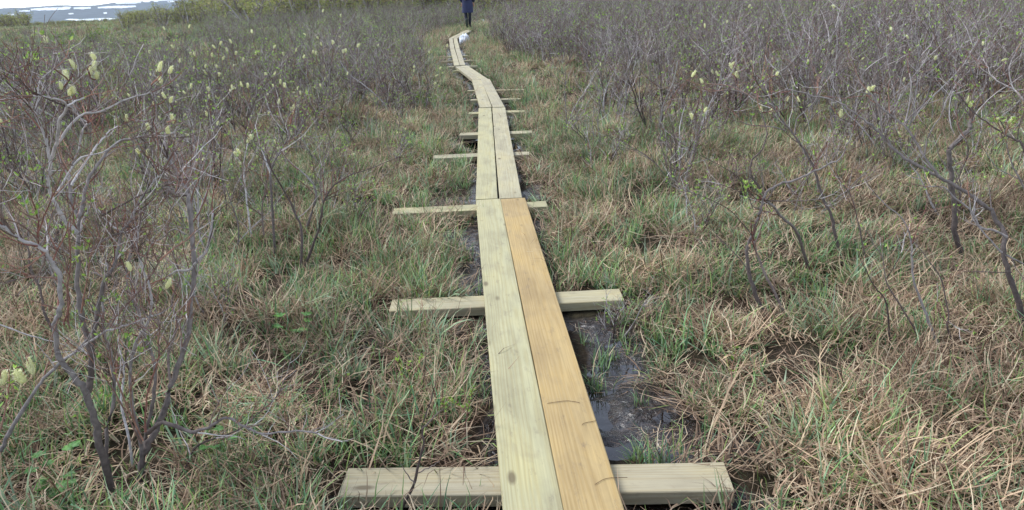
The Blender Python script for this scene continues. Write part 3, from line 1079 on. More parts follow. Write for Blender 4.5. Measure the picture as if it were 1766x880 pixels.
# --- the big shrub on the left
traced_shrub('large many-stemmed grey willow at the left with pale crown and yellow catkins', (243, 838), [
    ([(191, 847), (171, 765), (159, 712), (146, 671), (128, 651), (101, 614), (95, 561), (106, 524), (101, 475), (85, 447), (74, 431), (33, 413), (0, 387), (-30, 372)], .0165, .004, -.1, -.25, 'g'),
    ([(150, 685), (157, 655), (155, 602), (142, 553), (134, 507), (134, 453), (135, 409), (134, 376), (124, 354), (121, 314), (120, 298), (136, 255), (145, 222), (153, 211)], .015, .003, -.05, .25, 'g'),
    ([(134, 376), (142, 354), (149, 319), (166, 287), (185, 263), (207, 244), (240, 237), (265, 233)], .009, .003, .08, .3, 'g'),
    ([(134, 402), (109, 376), (93, 346), (82, 316), (87, 282), (74, 227), (63, 200), (52, 175)], .009, .003, .05, -.1, 'g'),
    ([(87, 282), (98, 244), (101, 211), (115, 184), (98, 170), (57, 166)], .007, .0026, 0, -.15, 'g'),
    ([(115, 184), (130, 175), (145, 169)], .004, .0022, -.08, 0, 'g'),
    ([(98, 250), (123, 214), (145, 197), (175, 192), (210, 175), (235, 166), (262, 159)], .0055, .0022, 0, .2, 'g'),
    ([(63, 200), (66, 165), (70, 139), (94, 118)], .004, .002, -.08, .05, 'g'),
    ([(124, 320), (140, 290), (160, 262), (176, 240), (196, 222), (215, 214)], .006, .002, .1, .3, 'g'),
    ([(100, 330), (118, 300), (140, 272), (178, 262), (210, 240)], .005, .002, .05, .1, 'g'),
    ([(157, 655), (158, 600), (165, 560), (177, 488), (196, 461), (205, 431), (210, 401), (226, 379), (240, 349), (254, 327), (278, 300)], .010, .003, -.05, .2, 'g'),
    ([(210, 401), (199, 393), (183, 379), (168, 360)], .005, .002, .1, .15, 'g'),
    ([(155, 434), (175, 417), (196, 406), (221, 400)], .005, .003, .0, .1, 'd'),
    ([(176, 372), (202, 358), (235, 340), (260, 330), (290, 318)], .004, .002, .1, .2, 'd'),
    ([(238, 847), (247, 782), (263, 749), (281, 716), (294, 667), (318, 602), (328, 545), (335, 475), (331, 405), (324, 345), (321, 323), (304, 294), (289, 270)], .0175, .006, 0, .35, 'g'),
    ([(339, 450), (359, 425), (367, 367)], .007, .004, .22, .3, 'g'),
    ([(339, 452), (326, 466), (304, 467), (285, 480)], .006, .003, .2, .2, 'g'),
    ([(321, 405), (300, 395), (280, 410), (262, 420)], .004, .002, .25, .3, 'g'),
    ([(253, 748), (281, 729), (322, 743), (337, 744), (367, 733), (391, 720), (423, 737), (453, 748), (510, 744), (548, 748)], .010, .0028, 0, -.1, 'g'),
    ([(294, 845), (320, 807), (341, 768), (406, 744), (453, 707), (482, 677)], .0065, .002, 0, .15, 'd'),
    ([(240, 835), (244, 775), (228, 700), (226, 626), (240, 580), (253, 561), (262, 520), (250, 470), (236, 430), (240, 395)], .010, .003, 0, .1, 'g'),
    ([(242, 830), (250, 765), (262, 700), (268, 650), (262, 610), (248, 575), (240, 540), (222, 500), (218, 460), (230, 425)], .0095, .003, .05, .2, 'g'),
    ([(195, 845), (182, 760), (196, 690), (192, 620), (180, 570), (176, 520), (186, 470), (176, 430)], .010, .003, .05, .25, 'g'),
    ([(236, 840), (222, 760), (210, 690), (214, 640), (204, 590), (214, 540), (232, 505)], .007, .002, .1, .3, 'g'),
    ([(294, 660), (290, 610), (306, 560), (296, 520), (310, 480), (300, 440)], .006, .002, .1, .3, 'd'),
    ([(95, 575), (76, 540), (70, 500), (52, 465), (48, 430), (30, 400)], .006, .002, -.15, -.1, 'd'),
    ([(245, 757), (230, 720), (226, 676), (240, 643), (277, 614), (292, 590)], .0045, .0016, -.03, -.1, 'r'),
    ([(251, 745), (253, 684), (273, 618), (273, 590), (276, 560)], .0045, .0016, -.03, -.05, 'r'),
    ([(247, 760), (215, 690), (196, 640), (190, 600), (200, 560)], .004, .0016, -.05, -.1, 'r'),
    ([(244, 765), (205, 690), (180, 650), (150, 610)], .004, .0016, -.05, -.15, 'r'),
    ([(190, 565), (205, 540), (240, 502), (273, 453), (286, 409), (295, 368), (303, 330)], .0055, .0018, -.05, .1, 'r'),
    ([(276, 449), (300, 428), (320, 415), (338, 398)], .004, .0016, 0, .1, 'r'),
    ([(240, 502), (248, 464), (254, 436), (262, 400)], .0035, .0015, 0, .1, 'r'),
    ([(200, 548), (188, 520), (186, 500)], .0035, .0015, 0, .0, 'r'),
    ([(110, 560), (120, 520), (112, 490), (90, 480), (50, 478), (30, 482)], .004, .0015, -.1, -.2, 'r'),
    ([(85, 450), (66, 420), (66, 380), (55, 345), (50, 325)], .0045, .0015, -.15, -.2, 'r'),
    ([(66, 400), (80, 365), (92, 335)], .0035, .0014, -.18, -.2, 'r'),
    ([(66, 415), (40, 390), (10, 378), (-10, 372)], .0035, .0014, -.18, -.3, 'r'),
    ([(118, 560), (116, 500), (122, 450), (118, 400)], .004, .0014, -.1, -.1, 'r'),
    ([(140, 540), (150, 480), (160, 430), (175, 400)], .0035, .0014, 0, 0, 'r'),
    ([(70, 380), (50, 372), (30, 360), (15, 340)], .003, .0014, -.2, -.25, 'r'),
], catkins=[(160, 97, .2, 1.0), (126, 112, 0, 1.0), (115, 131, 0, 1.0), (163, 115, .15, 1.0), (155, 123, .15, 1), (166, 131, .15, .9), (105, 148, -.05, .8), (125, 155, 0, 1), (120, 160, 0, .8),
            (276, 116, .35, 1.1), (294, 121, .35, 1.0), (277, 139, .35, .8), (298, 206, .3, 1.0), (290, 224, .3, 1.1), (254, 219, .25, .9), (222, 460, 0, 1.1), (290, 490, .1, 1.2), (218, 205, .25, .8), (254, 264, .3, .7), (238, 262, .3, .7), (295, 172, .4, .9), (283, 165, .4, .8)],
    leaf_px=[(148, 440, 0, 5, .03), (140, 462, 0, 5, .03), (185, 500, 0, 5, .03), (165, 520, 0, 4, .03), (45, 360, -.2, 4, .03), (30, 300, .3, 4, .05), (110, 395, 0, 4, .03), (235, 590, 0, 5, .04), (190, 600, .1, 6, .06), (180, 680, .1, 5, .05)],
    seed=4, twig_n=13, twig_len=.2, leaves=90, redness=.38, tw_r=.0028, fork=2.4)

# --- a neighbour rooted out of the frame leans in from the left
traced_shrub('smooth grey willow branches leaning in from the left edge, three fluffy catkins below', (-60, 880), [
    ([(-70, 905), (-40, 840), (0, 780), (22, 735), (56, 681), (86, 642), (130, 606), (186, 571), (233, 556), (281, 539)], .0125, .0026, 0, .1, 'g'),
    ([(-60, 545), (0, 560), (43, 576), (86, 588)], .0035, .002, .15, .2, 'g'),
    ([(-70, 900), (-65, 700), (-60, 545)], .009, .004, 0, .15, 'd'),
    ([(130, 606), (150, 585), (165, 560), (176, 545)], .004, .0015, .03, .1, 'g'),
    ([(-60, 860), (0, 740), (12, 690), (16, 655)], .005, .002, -.1, -.1, 'r'),
], catkins=[(6, 652, -.12, 1.25), (33, 648, -.1, 1.6), (54, 632, -.1, 1.35)], leaf_px=[(8, 690, -.1, 4, .03), (30, 665, -.1, 3, .02)], seed=9, twig_n=1.2, twig_len=.10, leaves=6, catkin_size=.038, redness=.7)
traced_shrub('dark red twigs with fresh green tufts reaching in at the upper left edge', (-95, 620), [
    ([(-95, 640), (-90, 400), (-50, 200), (0, 141), (20, 124), (41, 114), (61, 103)], .010, .0022, 0, .1, 'd'),
    ([(20, 124), (34, 126), (49, 130), (62, 134)], .003, .0015, .05, .1, 'r'),
    ([(-60, 230), (0, 170), (22, 158), (50, 150)], .0045, .0016, .05, .1, 'r'),
    ([(-60, 230), (-10, 175), (41, 175), (58, 182)], .004, .0016, .05, .0, 'r'),
    ([(-70, 260), (-20, 225), (20, 205), (36, 198)], .004, .0016, .05, .0, 'r'),
    ([(10, 134), (25, 105), (30, 90)], .003, .0014, .05, .0, 'r'),
], catkins=[(78, 68, .1, 1.2)], leaf_px=[(52, 98, .08, 6, .02), (58, 103, .08, 4, .015), (50, 168, .05, 5, .02)], seed=12, twig_n=5, twig_len=.13, leaves=24, redness=.9)

# --- shrubs on the right
traced_shrub('crooked thin-stemmed grey willow alone in pale dead grass right of the boardwalk', (1345, 545), [
    ([(1333, 560), (1311, 527), (1295, 484), (1288, 443), (1289, 424), (1300, 402), (1307, 375), (1314, 353), (1322, 332), (1344, 318), (1371, 311), (1398, 298), (1425, 285), (1447, 275), (1461, 250), (1472, 225)], .014, .003, 0, .1, 'g'),
    ([(1360, 560), (1344, 522), (1325, 484), (1308, 445), (1300, 415)], .009, .006, -.05, 0, 'd'),
    ([(1322, 346), (1355, 347), (1387, 346), (1415, 343)], .004, .002, .05, .0, 'd'),
    ([(1393, 462), (1382, 421), (1371, 396), (1349, 375), (1333, 355), (1319, 345)], .011, .007, .45, .1, 'g'),
    ([(1311, 326), (1295, 302), (1297, 277), (1314, 258), (1322, 231), (1319, 212), (1312, 190)], .007, .003, .05, .2, 'd'),
    ([(1310, 360), (1297, 355), (1289, 339), (1262, 325), (1240, 318)], .004, .0015, .05, 0, 'd'),
    ([(1300, 410), (1280, 385), (1255, 360), (1215, 340), (1185, 330)], .0035, .0014, 0, -.1, 'd'),
    ([(1312, 350), (1290, 330), (1272, 305), (1250, 290), (1212, 270), (1180, 250)], .0035, .0014, .1, .2, 'd'),
    ([(1293, 470), (1270, 440), (1240, 410), (1228, 395)], .004, .0014, 0, 0, 'd'),
], catkins=[(1196, 128, .5, .9), (1210, 140, .5, .8)], leaf_px=[(1298, 335, .05, 8, .04), (1290, 325, .05, 6, .03)], seed=21, twig_n=5, twig_len=.2, leaves=50, catkin_size=.04, redness=.35, tw_r=.003, silver=False, group='willows on the right of the boardwalk')
traced_shrub('tall slanting pale grey willow stem that forks near its leaning top', (1455, 466), [
    ([(1455, 466), (1442, 410), (1434, 375), (1417, 336), (1406, 299), (1395, 272), (1379, 247), (1365, 228), (1344, 201), (1330, 176), (1316, 153), (1312, 135)], .0125, .003, 0, .2, 'g'),
    ([(1337, 185), (1281, 160), (1256, 155), (1235, 158)], .005, .002, .15, .3, 'g'),
    ([(1354, 225), (1333, 219), (1297, 216), (1278, 210)], .0045, .002, .1, .1, 'g'),
    ([(1371, 232), (1374, 206), (1387, 193), (1406, 174), (1410, 160)], .005, .002, .1, .2, 'g'),
    ([(1499, 475), (1488, 424), (1480, 383), (1469, 342), (1455, 320), (1442, 296), (1444, 270)], .006, .002, -.05, .05, 'd'),
    ([(1316, 160), (1300, 135), (1290, 118)], .003, .0015, .2, .2, 'r'),
], catkins=[(1261, 115, .3, .9), (1271, 129, .3, 1), (1340, 127, .25, .8), (1330, 192, .2, .9), (1313, 190, .2, .9), (1377, 172, .3, .8), (1358, 171, .3, .8), (1193, 202, .6, 1), (1216, 190, .6, 1)], seed=22, twig_n=7, twig_len=.25, leaves=40, catkin_size=.04, redness=.45, tw_r=.0032, silver=False, group='willows on the right of the boardwalk')
traced_shrub('long-limbed grey willow at the right edge arching far out to the left', (1768, 590), [
    ([(1768, 592), (1757, 525), (1740, 473), (1730, 432), (1733, 405), (1723, 385), (1703, 357), (1672, 337), (1645, 319), (1614, 302), (1582, 285), (1554, 269), (1535, 250), (1516, 228), (1489, 206), (1462, 187), (1440, 176), (1412, 168), (1384, 159), (1354, 153)], .017, .003, 0, .6, 'g'),
    ([(1728, 436), (1703, 409), (1685, 388), (1675, 368), (1672, 341)], .005, .003, -.02, .1, 'g'),
    ([(1737, 409), (1713, 397), (1692, 393), (1672, 361), (1645, 340), (1628, 323), (1600, 322)], .007, .003, 0, .1, 'g'),
    ([(1617, 302), (1593, 269), (1582, 250), (1563, 220), (1549, 209), (1519, 185), (1503, 165), (1490, 150)], .008, .003, .2, .4, 'g'),
    ([(1594, 268), (1601, 236), (1625, 195), (1632, 178)], .005, .002, .25, .3, 'g'),
    ([(1560, 214), (1568, 182), (1571, 141), (1568, 127)], .005, .002, .3, .4, 'g'),
    ([(1560, 212), (1587, 185), (1609, 176)], .004, .002, .3, .3, 'g'),
    ([(1522, 230), (1516, 193), (1505, 165), (1475, 155), (1492, 122)], .005, .002, .35, .5, 'g'),
    ([(1745, 470), (1718, 470), (1680, 468)], .003, .002, 0, 0, 'd'),
    ([(1735, 440), (1750, 448), (1775, 460)], .006, .003, 0, 0, 'g'),
], catkins=[(1497, 155, .5, 1.1), (1505, 152, .5, 1), (1450, 195, .5, 1.2)], seed=23, twig_n=3.2, twig_len=.2, leaves=40, catkin_size=.038, redness=.4, tw_r=.003, silver=False, group='willows on the right of the boardwalk')
traced_shrub('thick bent grey willow trunk with a broken-off top, right of the long arching limb', (1660, 446), [
    ([(1660, 448), (1648, 409), (1645, 354), (1642, 335), (1640, 296), (1635, 264), (1642, 253), (1658, 236), (1672, 223), (1675, 206)], .019, .014, 0, .1, 'g'),
    ([(1648, 318), (1660, 290), (1668, 270), (1669, 253), (1664, 239)], .005, .004, 0, .05, 'd'),
    ([(1676, 206), (1660, 180), (1650, 150), (1655, 120)], .005, .002, .1, .2, 'd'),
    ([(1672, 215), (1690, 170), (1700, 140), (1702, 114)], .005, .002, .1, .2, 'g'),
    ([(1640, 300), (1620, 270), (1612, 240), (1590, 210)], .004, .002, .0, .2, 'd'),
], seed=24, twig_n=5, twig_len=.3, leaves=50, redness=.4, tw_r=.003, silver=False, group='willows on the right of the boardwalk')
traced_shrub('dark willow twigs with pale green opening buds at the right edge', (1800, 470), [
    ([(1800, 480), (1790, 380), (1766, 258), (1751, 242), (1732, 231), (1707, 215), (1680, 195), (1658, 168), (1636, 146)], .010, .0025, 0, .1, 'd'),
    ([(1755, 245), (1758, 215), (1768, 190)], .005, .002, .05, .05, 'd'),
    ([(1795, 420), (1766, 326), (1743, 277), (1732, 223)], .007, .003, -.05, .05, 'g'),
    ([(1790, 330), (1760, 310), (1720, 290), (1700, 262)], .004, .002, .0, .1, 'g'),
    ([(1810, 240), (1766, 174), (1748, 155), (1713, 135), (1702, 114)], .008, .003, .0, .3, 'g'),
    ([(1748, 155), (1740, 120), (1752, 90)], .004, .002, .2, .3, 'g'),
], catkins=[(1670, 172, .08, 1.25), (1674, 180, .08, 1), (1720, 206, .05, 1), (1746, 206, .05, 1.2), (1742, 215, .05, 1)], leaf_px=[(1672, 180, .08, 5, .02), (1721, 208, .05, 5, .02), (1747, 210, .05, 6, .025), (1730, 240, .05, 4, .02)], seed=25, twig_n=5, twig_len=.15, leaves=40, redness=.6, silver=False, group='willows on the right of the boardwalk')
traced_shrub('sparse dark thin willow stems standing in dead grass below the arching limb', (1611, 612), [
    ([(1634, 622), (1611, 579), (1593, 531), (1576, 487), (1573, 450), (1570, 409), (1556, 378), (1529, 354), (1512, 337)], .009, .0022, 0, .1, 'g'),
    ([(1593, 604), (1576, 566), (1553, 528), (1529, 487), (1522, 446), (1505, 419)], .006, .002, 0, .05, 'd'),
    ([(1535, 604), (1529, 525), (1508, 494), (1488, 456)], .006, .002, .05, .05, 'd'),
    ([(1658, 622), (1634, 566), (1636, 542), (1624, 484), (1607, 456), (1580, 422)], .006, .002, 0, .1, 'd'),
    ([(1636, 560), (1620, 540), (1616, 520)], .004, .0015, 0, 0, 'r'),
    ([(1529, 480), (1545, 455), (1555, 435)], .003, .0014, .05, .0, 'd'),
    ([(1573, 420), (1585, 385), (1596, 362)], .003, .0014, .05, .1, 'r'),
], seed=26, twig_n=3.4, twig_len=.14, leaves=16, redness=.6, silver=False, group='willows on the right of the boardwalk')
# --- left middle distance
traced_shrub('dark V-shaped willow standing nearest the boardwalk among left-hand shrubs', (522, 468), [
    ([(522, 470), (549, 396), (558, 348), (577, 320), (600, 305), (640, 290), (690, 270)], .011, .002, 0, .2, 'd'),
    ([(519, 462), (520, 399), (510, 370), (495, 339), (472, 300), (463, 275)], .011, .004, 0, .1, 'd'),
    ([(530, 390), (545, 340), (535, 310), (505, 285)], .010, .005, .1, .2, 'g'),
    ([(556, 350), (552, 310), (560, 270), (572, 235)], .005, .002, 0, .1, 'd'),
], seed=31, twig_n=6, twig_len=.24, leaves=60, redness=.4, tw_r=.0032)
traced_shrub('upright grey willow with a forked top behind the tall dead-tipped stem', (477, 506), [
    ([(477, 508), (472, 399), (467, 320), (467, 294), (482, 262), (495, 240), (500, 215)], .012, .004, .5, .7, 'g'),
    ([(467, 300), (456, 269), (447, 245), (440, 215)], .008, .003, .6, .7, 'g'),
    ([(437, 440), (428, 367), (421, 304), (424, 260), (435, 225)], .009, .003, .9, 1.0, 'g'),
    ([(455, 405), (452, 360), (461, 310)], .008, .004, .7, .7, 'd'),
], catkins=[(433, 236, .8, 1), (428, 242, .8, .9), (412, 262, .9, .9), (406, 265, .9, .8)], seed=32, twig_n=7, twig_len=.3, leaves=60, catkin_size=.045, redness=.4, tw_r=.0034)


# --- generic bare shrubs: one mesh set per kind, copied
def generic(seed, h, ns, spread, tone, dense=1.0, nleaf=25, upright=.9, far=False):
    rnd = random.Random(seed)
    nleaf = int(nleaf * 1.6)
    stems, tw, lf, tips = [], MB(), MB(), []
    for s in range(ns):
        th = rnd.uniform(0, 6.28)
        p = Vector((math.cos(th), math.sin(th), 0)) * rnd.uniform(.01, .10)
        p.z = -.04
        d = (Vector((math.cos(th), math.sin(th), 0)) * rnd.uniform(.15, spread) + Vector((0, 0, upright))).normalized()
        L = h * rnd.uniform(.65, 1.1)
        n = 8
        pts = [p.copy()]
        for i in range(n):
            d = (d + rvec(rnd) * .24 + Vector((0, 0, .07))).normalized()
            p = p + d * (L / n)
            pts.append(p.copy())
        r0 = rnd.uniform(.006, .012)
        rads_ = [r0 * (1 - .72 * i / n) for i in range(n + 1)]
        pal = BARK_G if rnd.random() < tone else BARK_D
        c = rnd.choice(pal)
        b = MB()
        b.tube(pts, rads_, 5, [c] * (n + 1))
        stems.append(b)
        for j in range(int(11 * dense)):
            i = rnd.randint(2, n)
            t = (pts[i] - pts[i - 1]).normalized()
            dd = (t * .6 + rvec(rnd) * .75 + Vector((0, 0, .2))).normalized()
            twig(tw, tips, pts[i], dd, h * rnd.uniform(.18, .42), min(rads_[i] * .7, .0042) * (1.25 if far else 1), rnd, 1 if far else 2, TWIG + (RED if rnd.random() < .3 else TWIG), 3, 2.4)
    for k in range(nleaf):
        p, d = rnd.choice(tips)
        leaf_cluster(lf, p, d, rnd, 3, .034 if far else .024, LEAFC)
    cat = [rnd.choice(tips) for _ in range(12)]
    return dict(stems=[b.mesh('stem', M_BARK) for b in stems], twigs=tw.mesh('twigs', M_BARK), leaves=lf.mesh('leaves', M_LEAF), cat=cat, raw=(stems, tw, lf))


SPEC = (
    (1.0, 6, .7, .7, 1.0, 30), (.85, 5, .9, .5, 1.0, 40), (1.1, 7, .6, .8, 1.0, 20), (.7, 5, .9, .4, 1.1, 60), (.95, 4, 1.0, .7, .9, 25), (1.05, 6, .7, .2, 1.1, 20), (.8, 8, .6, .5, .9, 50), (.6, 4, .8, .4, 1.0, 40))
KINDS = [generic(1000 + i, h, ns, sp, tn, de, nl) for i, (h, ns, sp, tn, de, nl) in enumerate(SPEC)]
FARK = [generic(2000 + i, h, ns, sp, tn, de * 1.5, nl, .9, True) for i, (h, ns, sp, tn, de, nl) in enumerate(SPEC)]


def joined(kind):
    b = MB()
    for s in kind['raw'][0] + [kind['raw'][1]]:
        off = len(b.v)
        b.v += s.v; b.c += s.c; b.f += [tuple(i + off for i in f) for f in s.f]
    nb = len(b.f)
    s = kind['raw'][2]
    off = len(b.v)
    b.v += s.v; b.c += s.c; b.f += [tuple(i + off for i in f) for f in s.f]
    me = b.mesh('willow_shrub', M_BARK)
    me.materials.append(M_LEAF)
    mi = np.zeros(len(b.f), dtype=np.int32); mi[nb:] = 1
    me.polygons.foreach_set('material_index', mi)
    return me


WHOLE = [joined(k) for k in FARK]


def place(kind, x, y, s, rz, label, group, parts=True, catk=0, seed=0, tilt=(0, 0)):
    z = float(terrain(x, y)) - .01
    k = KINDS[kind]
    if not parts:
        o = link('willow_shrub', WHOLE[kind])
        o.location = (x, y, z); o.scale = (s, s, s); o.rotation_euler = (tilt[0], tilt[1], rz)
        return tag(o, label, 'shrub', group)
    root = empty('willow_shrub', (x, y, z))
    root.rotation_euler = (tilt[0], tilt[1], rz); root.scale = (s, s, s)
    for me in k['stems']: link('stem', me, root)
    o = link('twigs', k['twigs'], root); o['kind'] = 'stuff'
    o = link('leaves', k['leaves'], root); o['kind'] = 'stuff'
    rnd = random.Random(seed)
    for p, d in k['cat'][:catk]:
        o = link('catkin', rnd.choice(CATKINS), root)
        d2 = (d + Vector((0, 0, .6))).normalized()
        c = .042
        o.matrix_local = Matrix.Translation(p) @ d2.to_track_quat('Z', 'Y').to_matrix().to_4x4() @ Matrix.Diagonal((c, c, c, 1))
    return tag(root, label, 'shrub', group)


HAND = [  # (foot in the photo, kind, scale, turn, label, catkins)
    ((690, 205), 5, .95, 0.3, 'dark upright willow clump left of the boardwalk where the planks bend', 0),
    ((640, 185), 2, .9, 1.3, 'grey willow just left of the dark upright clump', 2),
    ((350, 330), 0, 1.0, 2.0, 'tangled willow behind the tall dead-tipped stem', 4),
    ((420, 250), 1, 1.1, .7, 'catkin-dotted willow in the middle of the left thicket', 9),
    ((330, 215), 4, 1.2, 4.0, 'catkin-covered willow with a pale crooked stem in the left thicket', 10),
    ((560, 190), 2, 1.05, 5.1, 'pale forked willow with yellow catkins along its top', 9),
    ((505, 260), 6, .85, 3.3, 'low leafy willow with a catkin cluster behind the V-shaped one', 7),
    ((250, 300), 1, 1.0, 2.6, 'bushy willow directly behind the crown of the large left willow', 4),
    ((60, 330), 0, 1.1, .2, 'purplish willow behind the left edge of the large willow', 2),
    ((160, 250), 5, 1.05, 1.1, 'dark willow rising between the catkins of the large left willow', 2),
    ((975, 232), 4, .95, 1.9, 'thin dark willow nearest the planks on the right', 0),
    ((1060, 225), 2, 1.0, 4.4, 'grey willow second from the planks on the right', 0),
    ((1127, 232), 5, 1.05, 2.2, 'willow with a thick dark trunk at the front of the right thicket', 0),
    ((1165, 205), 0, 1.0, .9, 'leaning dark willow right of the thick-trunked one', 0),
    ((1230, 215), 1, .9, 3.0, 'willow dotted with catkins at the front of the right thicket', 6),
    ((1415, 190), 2, 1.25, 5.5, 'tall pale branching willow at the front of the right thicket', 2),
    ((1520, 160), 0, 1.2, 2.9, 'grey willow behind the tip of the long arching limb', 2),
    ((1700, 200), 5, 1.2, 1.2, 'dense dark willow behind the broken trunk', 2),
    ((1060, 560), 7, .45, .4, 'tiny bare willow sprout in grass right of the second crossbeam', 0),
    ((1200, 405), 7, .7, 2.4, 'low thin willow sprout in the dead grass right of the planks', 0),
    ((1040, 300), 7, .8, 1.4, 'small reddish willow sprout beside the boardwalk on the right', 0),
    ((380, 560), 7, .55, 3.4, 'small leafless willow sprout right of the tall dead-tipped stem', 0),
]
MORE_CATKINS = {4: [(379, 78), (400, 75), (393, 89), (366, 99), (384, 104), (406, 95), (372, 84), (375, 118), (354, 118), (356, 128), (378, 132), (336, 97), (420, 106)],
                5: [(555, 80), (573, 77), (577, 75), (592, 92), (617, 82), (596, 90), (538, 93), (545, 95), (523, 101), (472, 84), (435, 58), (490, 97), (510, 90), (604, 125), (617, 124), (561, 140)],
                3: [(484, 146), (505, 185), (502, 192), (427, 152), (402, 155), (418, 150), (360, 158), (490, 150), (512, 187), (329, 153)],
                6: [(506, 190), (480, 180), (432, 236), (440, 230)],
                14: [(1261, 114), (1231, 128), (1239, 131), (1264, 131), (1274, 124), (1211, 192), (1188, 200), (1200, 238)]}
taken = []
for i, (px, k, s, rz, lab, ck) in enumerate(HAND):
    g = onz(*px, .06)
    place(k, g.x, g.y, s, rz, lab, None, True, ck, i)
    taken.append((g.x, g.y))
    if i in MORE_CATKINS:
        root = [o for o in bpy.data.objects if o.get('label') == lab][0]
        bpy.context.view_layer.update()
        rc = random.Random(i)
        for (cx, cy) in MORE_CATKINS[i]:
            p = aty(cx, cy, g.y + rc.uniform(-.15, .15))
            c = link('catkin', rc.choice(CATKINS), root)
            d2 = (Vector((0, 0, 1)) + rvec(rc) * .6).normalized()
            sz = .058
            c.matrix_parent_inverse = root.matrix_world.inverted()
            c.matrix_basis = Matrix.Translation(p) @ d2.to_track_quat('Z', 'Y').to_matrix().to_4x4() @ Matrix.Diagonal((sz, sz, sz, 1))
            b = MB()
            foot = p + Vector((rc.uniform(-.05, .05), rc.uniform(-.05, .05), -rc.uniform(.15, .3)))
            pth = smooth_path([foot, (foot + p) / 2 + rvec(rc) * .02, p], 3, rc, 0)
            b.tube(pth, [.004, .0038, .0036, .0034, .0032, .003, .003], 4, [rc.choice(RED)] * 7)
            t = link('stem', b.mesh('stem', M_BARK), root)
            t.matrix_parent_inverse = root.matrix_world.inverted()
for px in ((243, 838), (1345, 545), (1455, 466), (1660, 446), (1611, 612), (522, 468), (477, 506)):
    g = onz(*px, .05); taken.append((g.x, g.y))

ry_ = random.Random(301)
YOUNG = {-1: ('thin young willow in the open grass left of the planks', 'young willows left of the planks'), 1: ('thin young willow in the open grass right of the planks', 'young willows right of the planks')}
made = 0
for t in range(4000):
    y = ry_.uniform(4.0, 9.5)
    x = ry_.uniform(-1, 1) * (y * .66)
    d, sg = walk_dist(x, y)
    d, sg = float(d), int(sg)
    if d < .95 or any(math.hypot(x - q[0], y - q[1]) < .5 for q in taken): continue
    if sg > 0 and y < 5 and ry_.random() < .5: continue
    kd = ry_.choice((7, 3, 4, 7, 4))
    ck = ry_.choice((0, 0, 0, 0, 3))
    sc = ry_.uniform(.5, .95)
    look = {7: 'thin', 3: 'leafy', 4: 'sprawling'}[kd] + (' tiny' if sc < .62 else ' young' if sc < .8 else ' half-grown')
    nth = ('second', 'third', 'fourth', 'fifth')[sum(y > q for q in (4.7, 6.5, 8.1))]
    out = 'near' if d < 1.8 else 'a few steps' if d < 3 else 'far out'
    side = 'right' if sg > 0 else 'left'
    lab = look + ' willow' + (' with three catkins' if ck else '') + (' near the planks' if out == 'near' else ' %s to the %s' % (out, side) if out != 'near' else '') + (' on the ' + side if out == 'near' else '') + ', by the ' + nth + ' crossbeam'
    place(kd, x, y, sc, ry_.uniform(0, 6.28), lab, YOUNG[sg][1], True, ck, t, (ry_.gauss(0, .1), ry_.gauss(0, .1)))
    taken.append((x, y))
    made += 1
    if made >= 48: break
rs = random.Random(77)
cand = []
for t in range(60000):
    y = math.sqrt(rs.uniform(4.2 ** 2, 64 ** 2))
    x = rs.uniform(-1, 1) * (y * .70 + .6)
    cand.append((x, y))
ca = np.array(cand)
wd_, ws_ = walk_dist(ca[:, 0], ca[:, 1])
patchy = fbm(ca[:, 0] * .35, ca[:, 1] * .35, 63, 3)
spots = []
cells = {}


def far_enough(x, y, m):
    cx, cy = int(x // 1), int(y // 1)
    for a in (-1, 0, 1):
        for b in (-1, 0, 1):
            for (qx, qy) in cells.get((cx + a, cy + b), ()):
                if (qx - x) ** 2 + (qy - y) ** 2 < m * m: return False
    return True


for (x, y) in taken: cells.setdefault((int(x // 1), int(y // 1)), []).append((x, y))
for (x, y), d, s, pz in zip(cand, wd_, ws_, patchy):
    if s < 0:    # left of the walk
        if d < .85 + (0 if y > 9 else (9 - y) * .22): continue
        want = .9 if y > 6.5 else .75
        want *= float(sstep(.4, 2.6, d))
        if x < -.42 * y and y > 30: want *= .5
    else:
        lim = 1.0 if y > 17 else (1.2 if y > 12 else 1.3)
        if d < lim: continue
        want = .12 + 1.25 * float(sstep(5.2, 12, y)) if d > 2 or y > 9 else .1
        want *= float(sstep(lim - .6, lim + 2.6, d))
    if y > 24: want *= .75
    if s < 0 and y > 46: continue
    want *= .15 + 1.6 * float(sstep(.36, .64, pz))
    if rs.random() > want * .5: continue
    if not far_enough(x, y, .34 if y < 20 else .45): continue
    cells.setdefault((int(x // 1), int(y // 1)), []).append((x, y))
    spots.append((x, y, s))
spots.sort(key=lambda q: math.hypot(q[0], q[1]))
LOOKS = ('bushy grey', 'wide grey-brown', 'tall pale', 'low leafy', 'sprawling grey', 'dark upright', 'many-stemmed leafy', 'small thin')


def pixel(x, y, z):
    q = CAM_ROT.transposed() @ Vector((x, y, z - CAM_H))
    return 883 + q.x / -q.z * FPX, 440 - q.y / -q.z * FPX


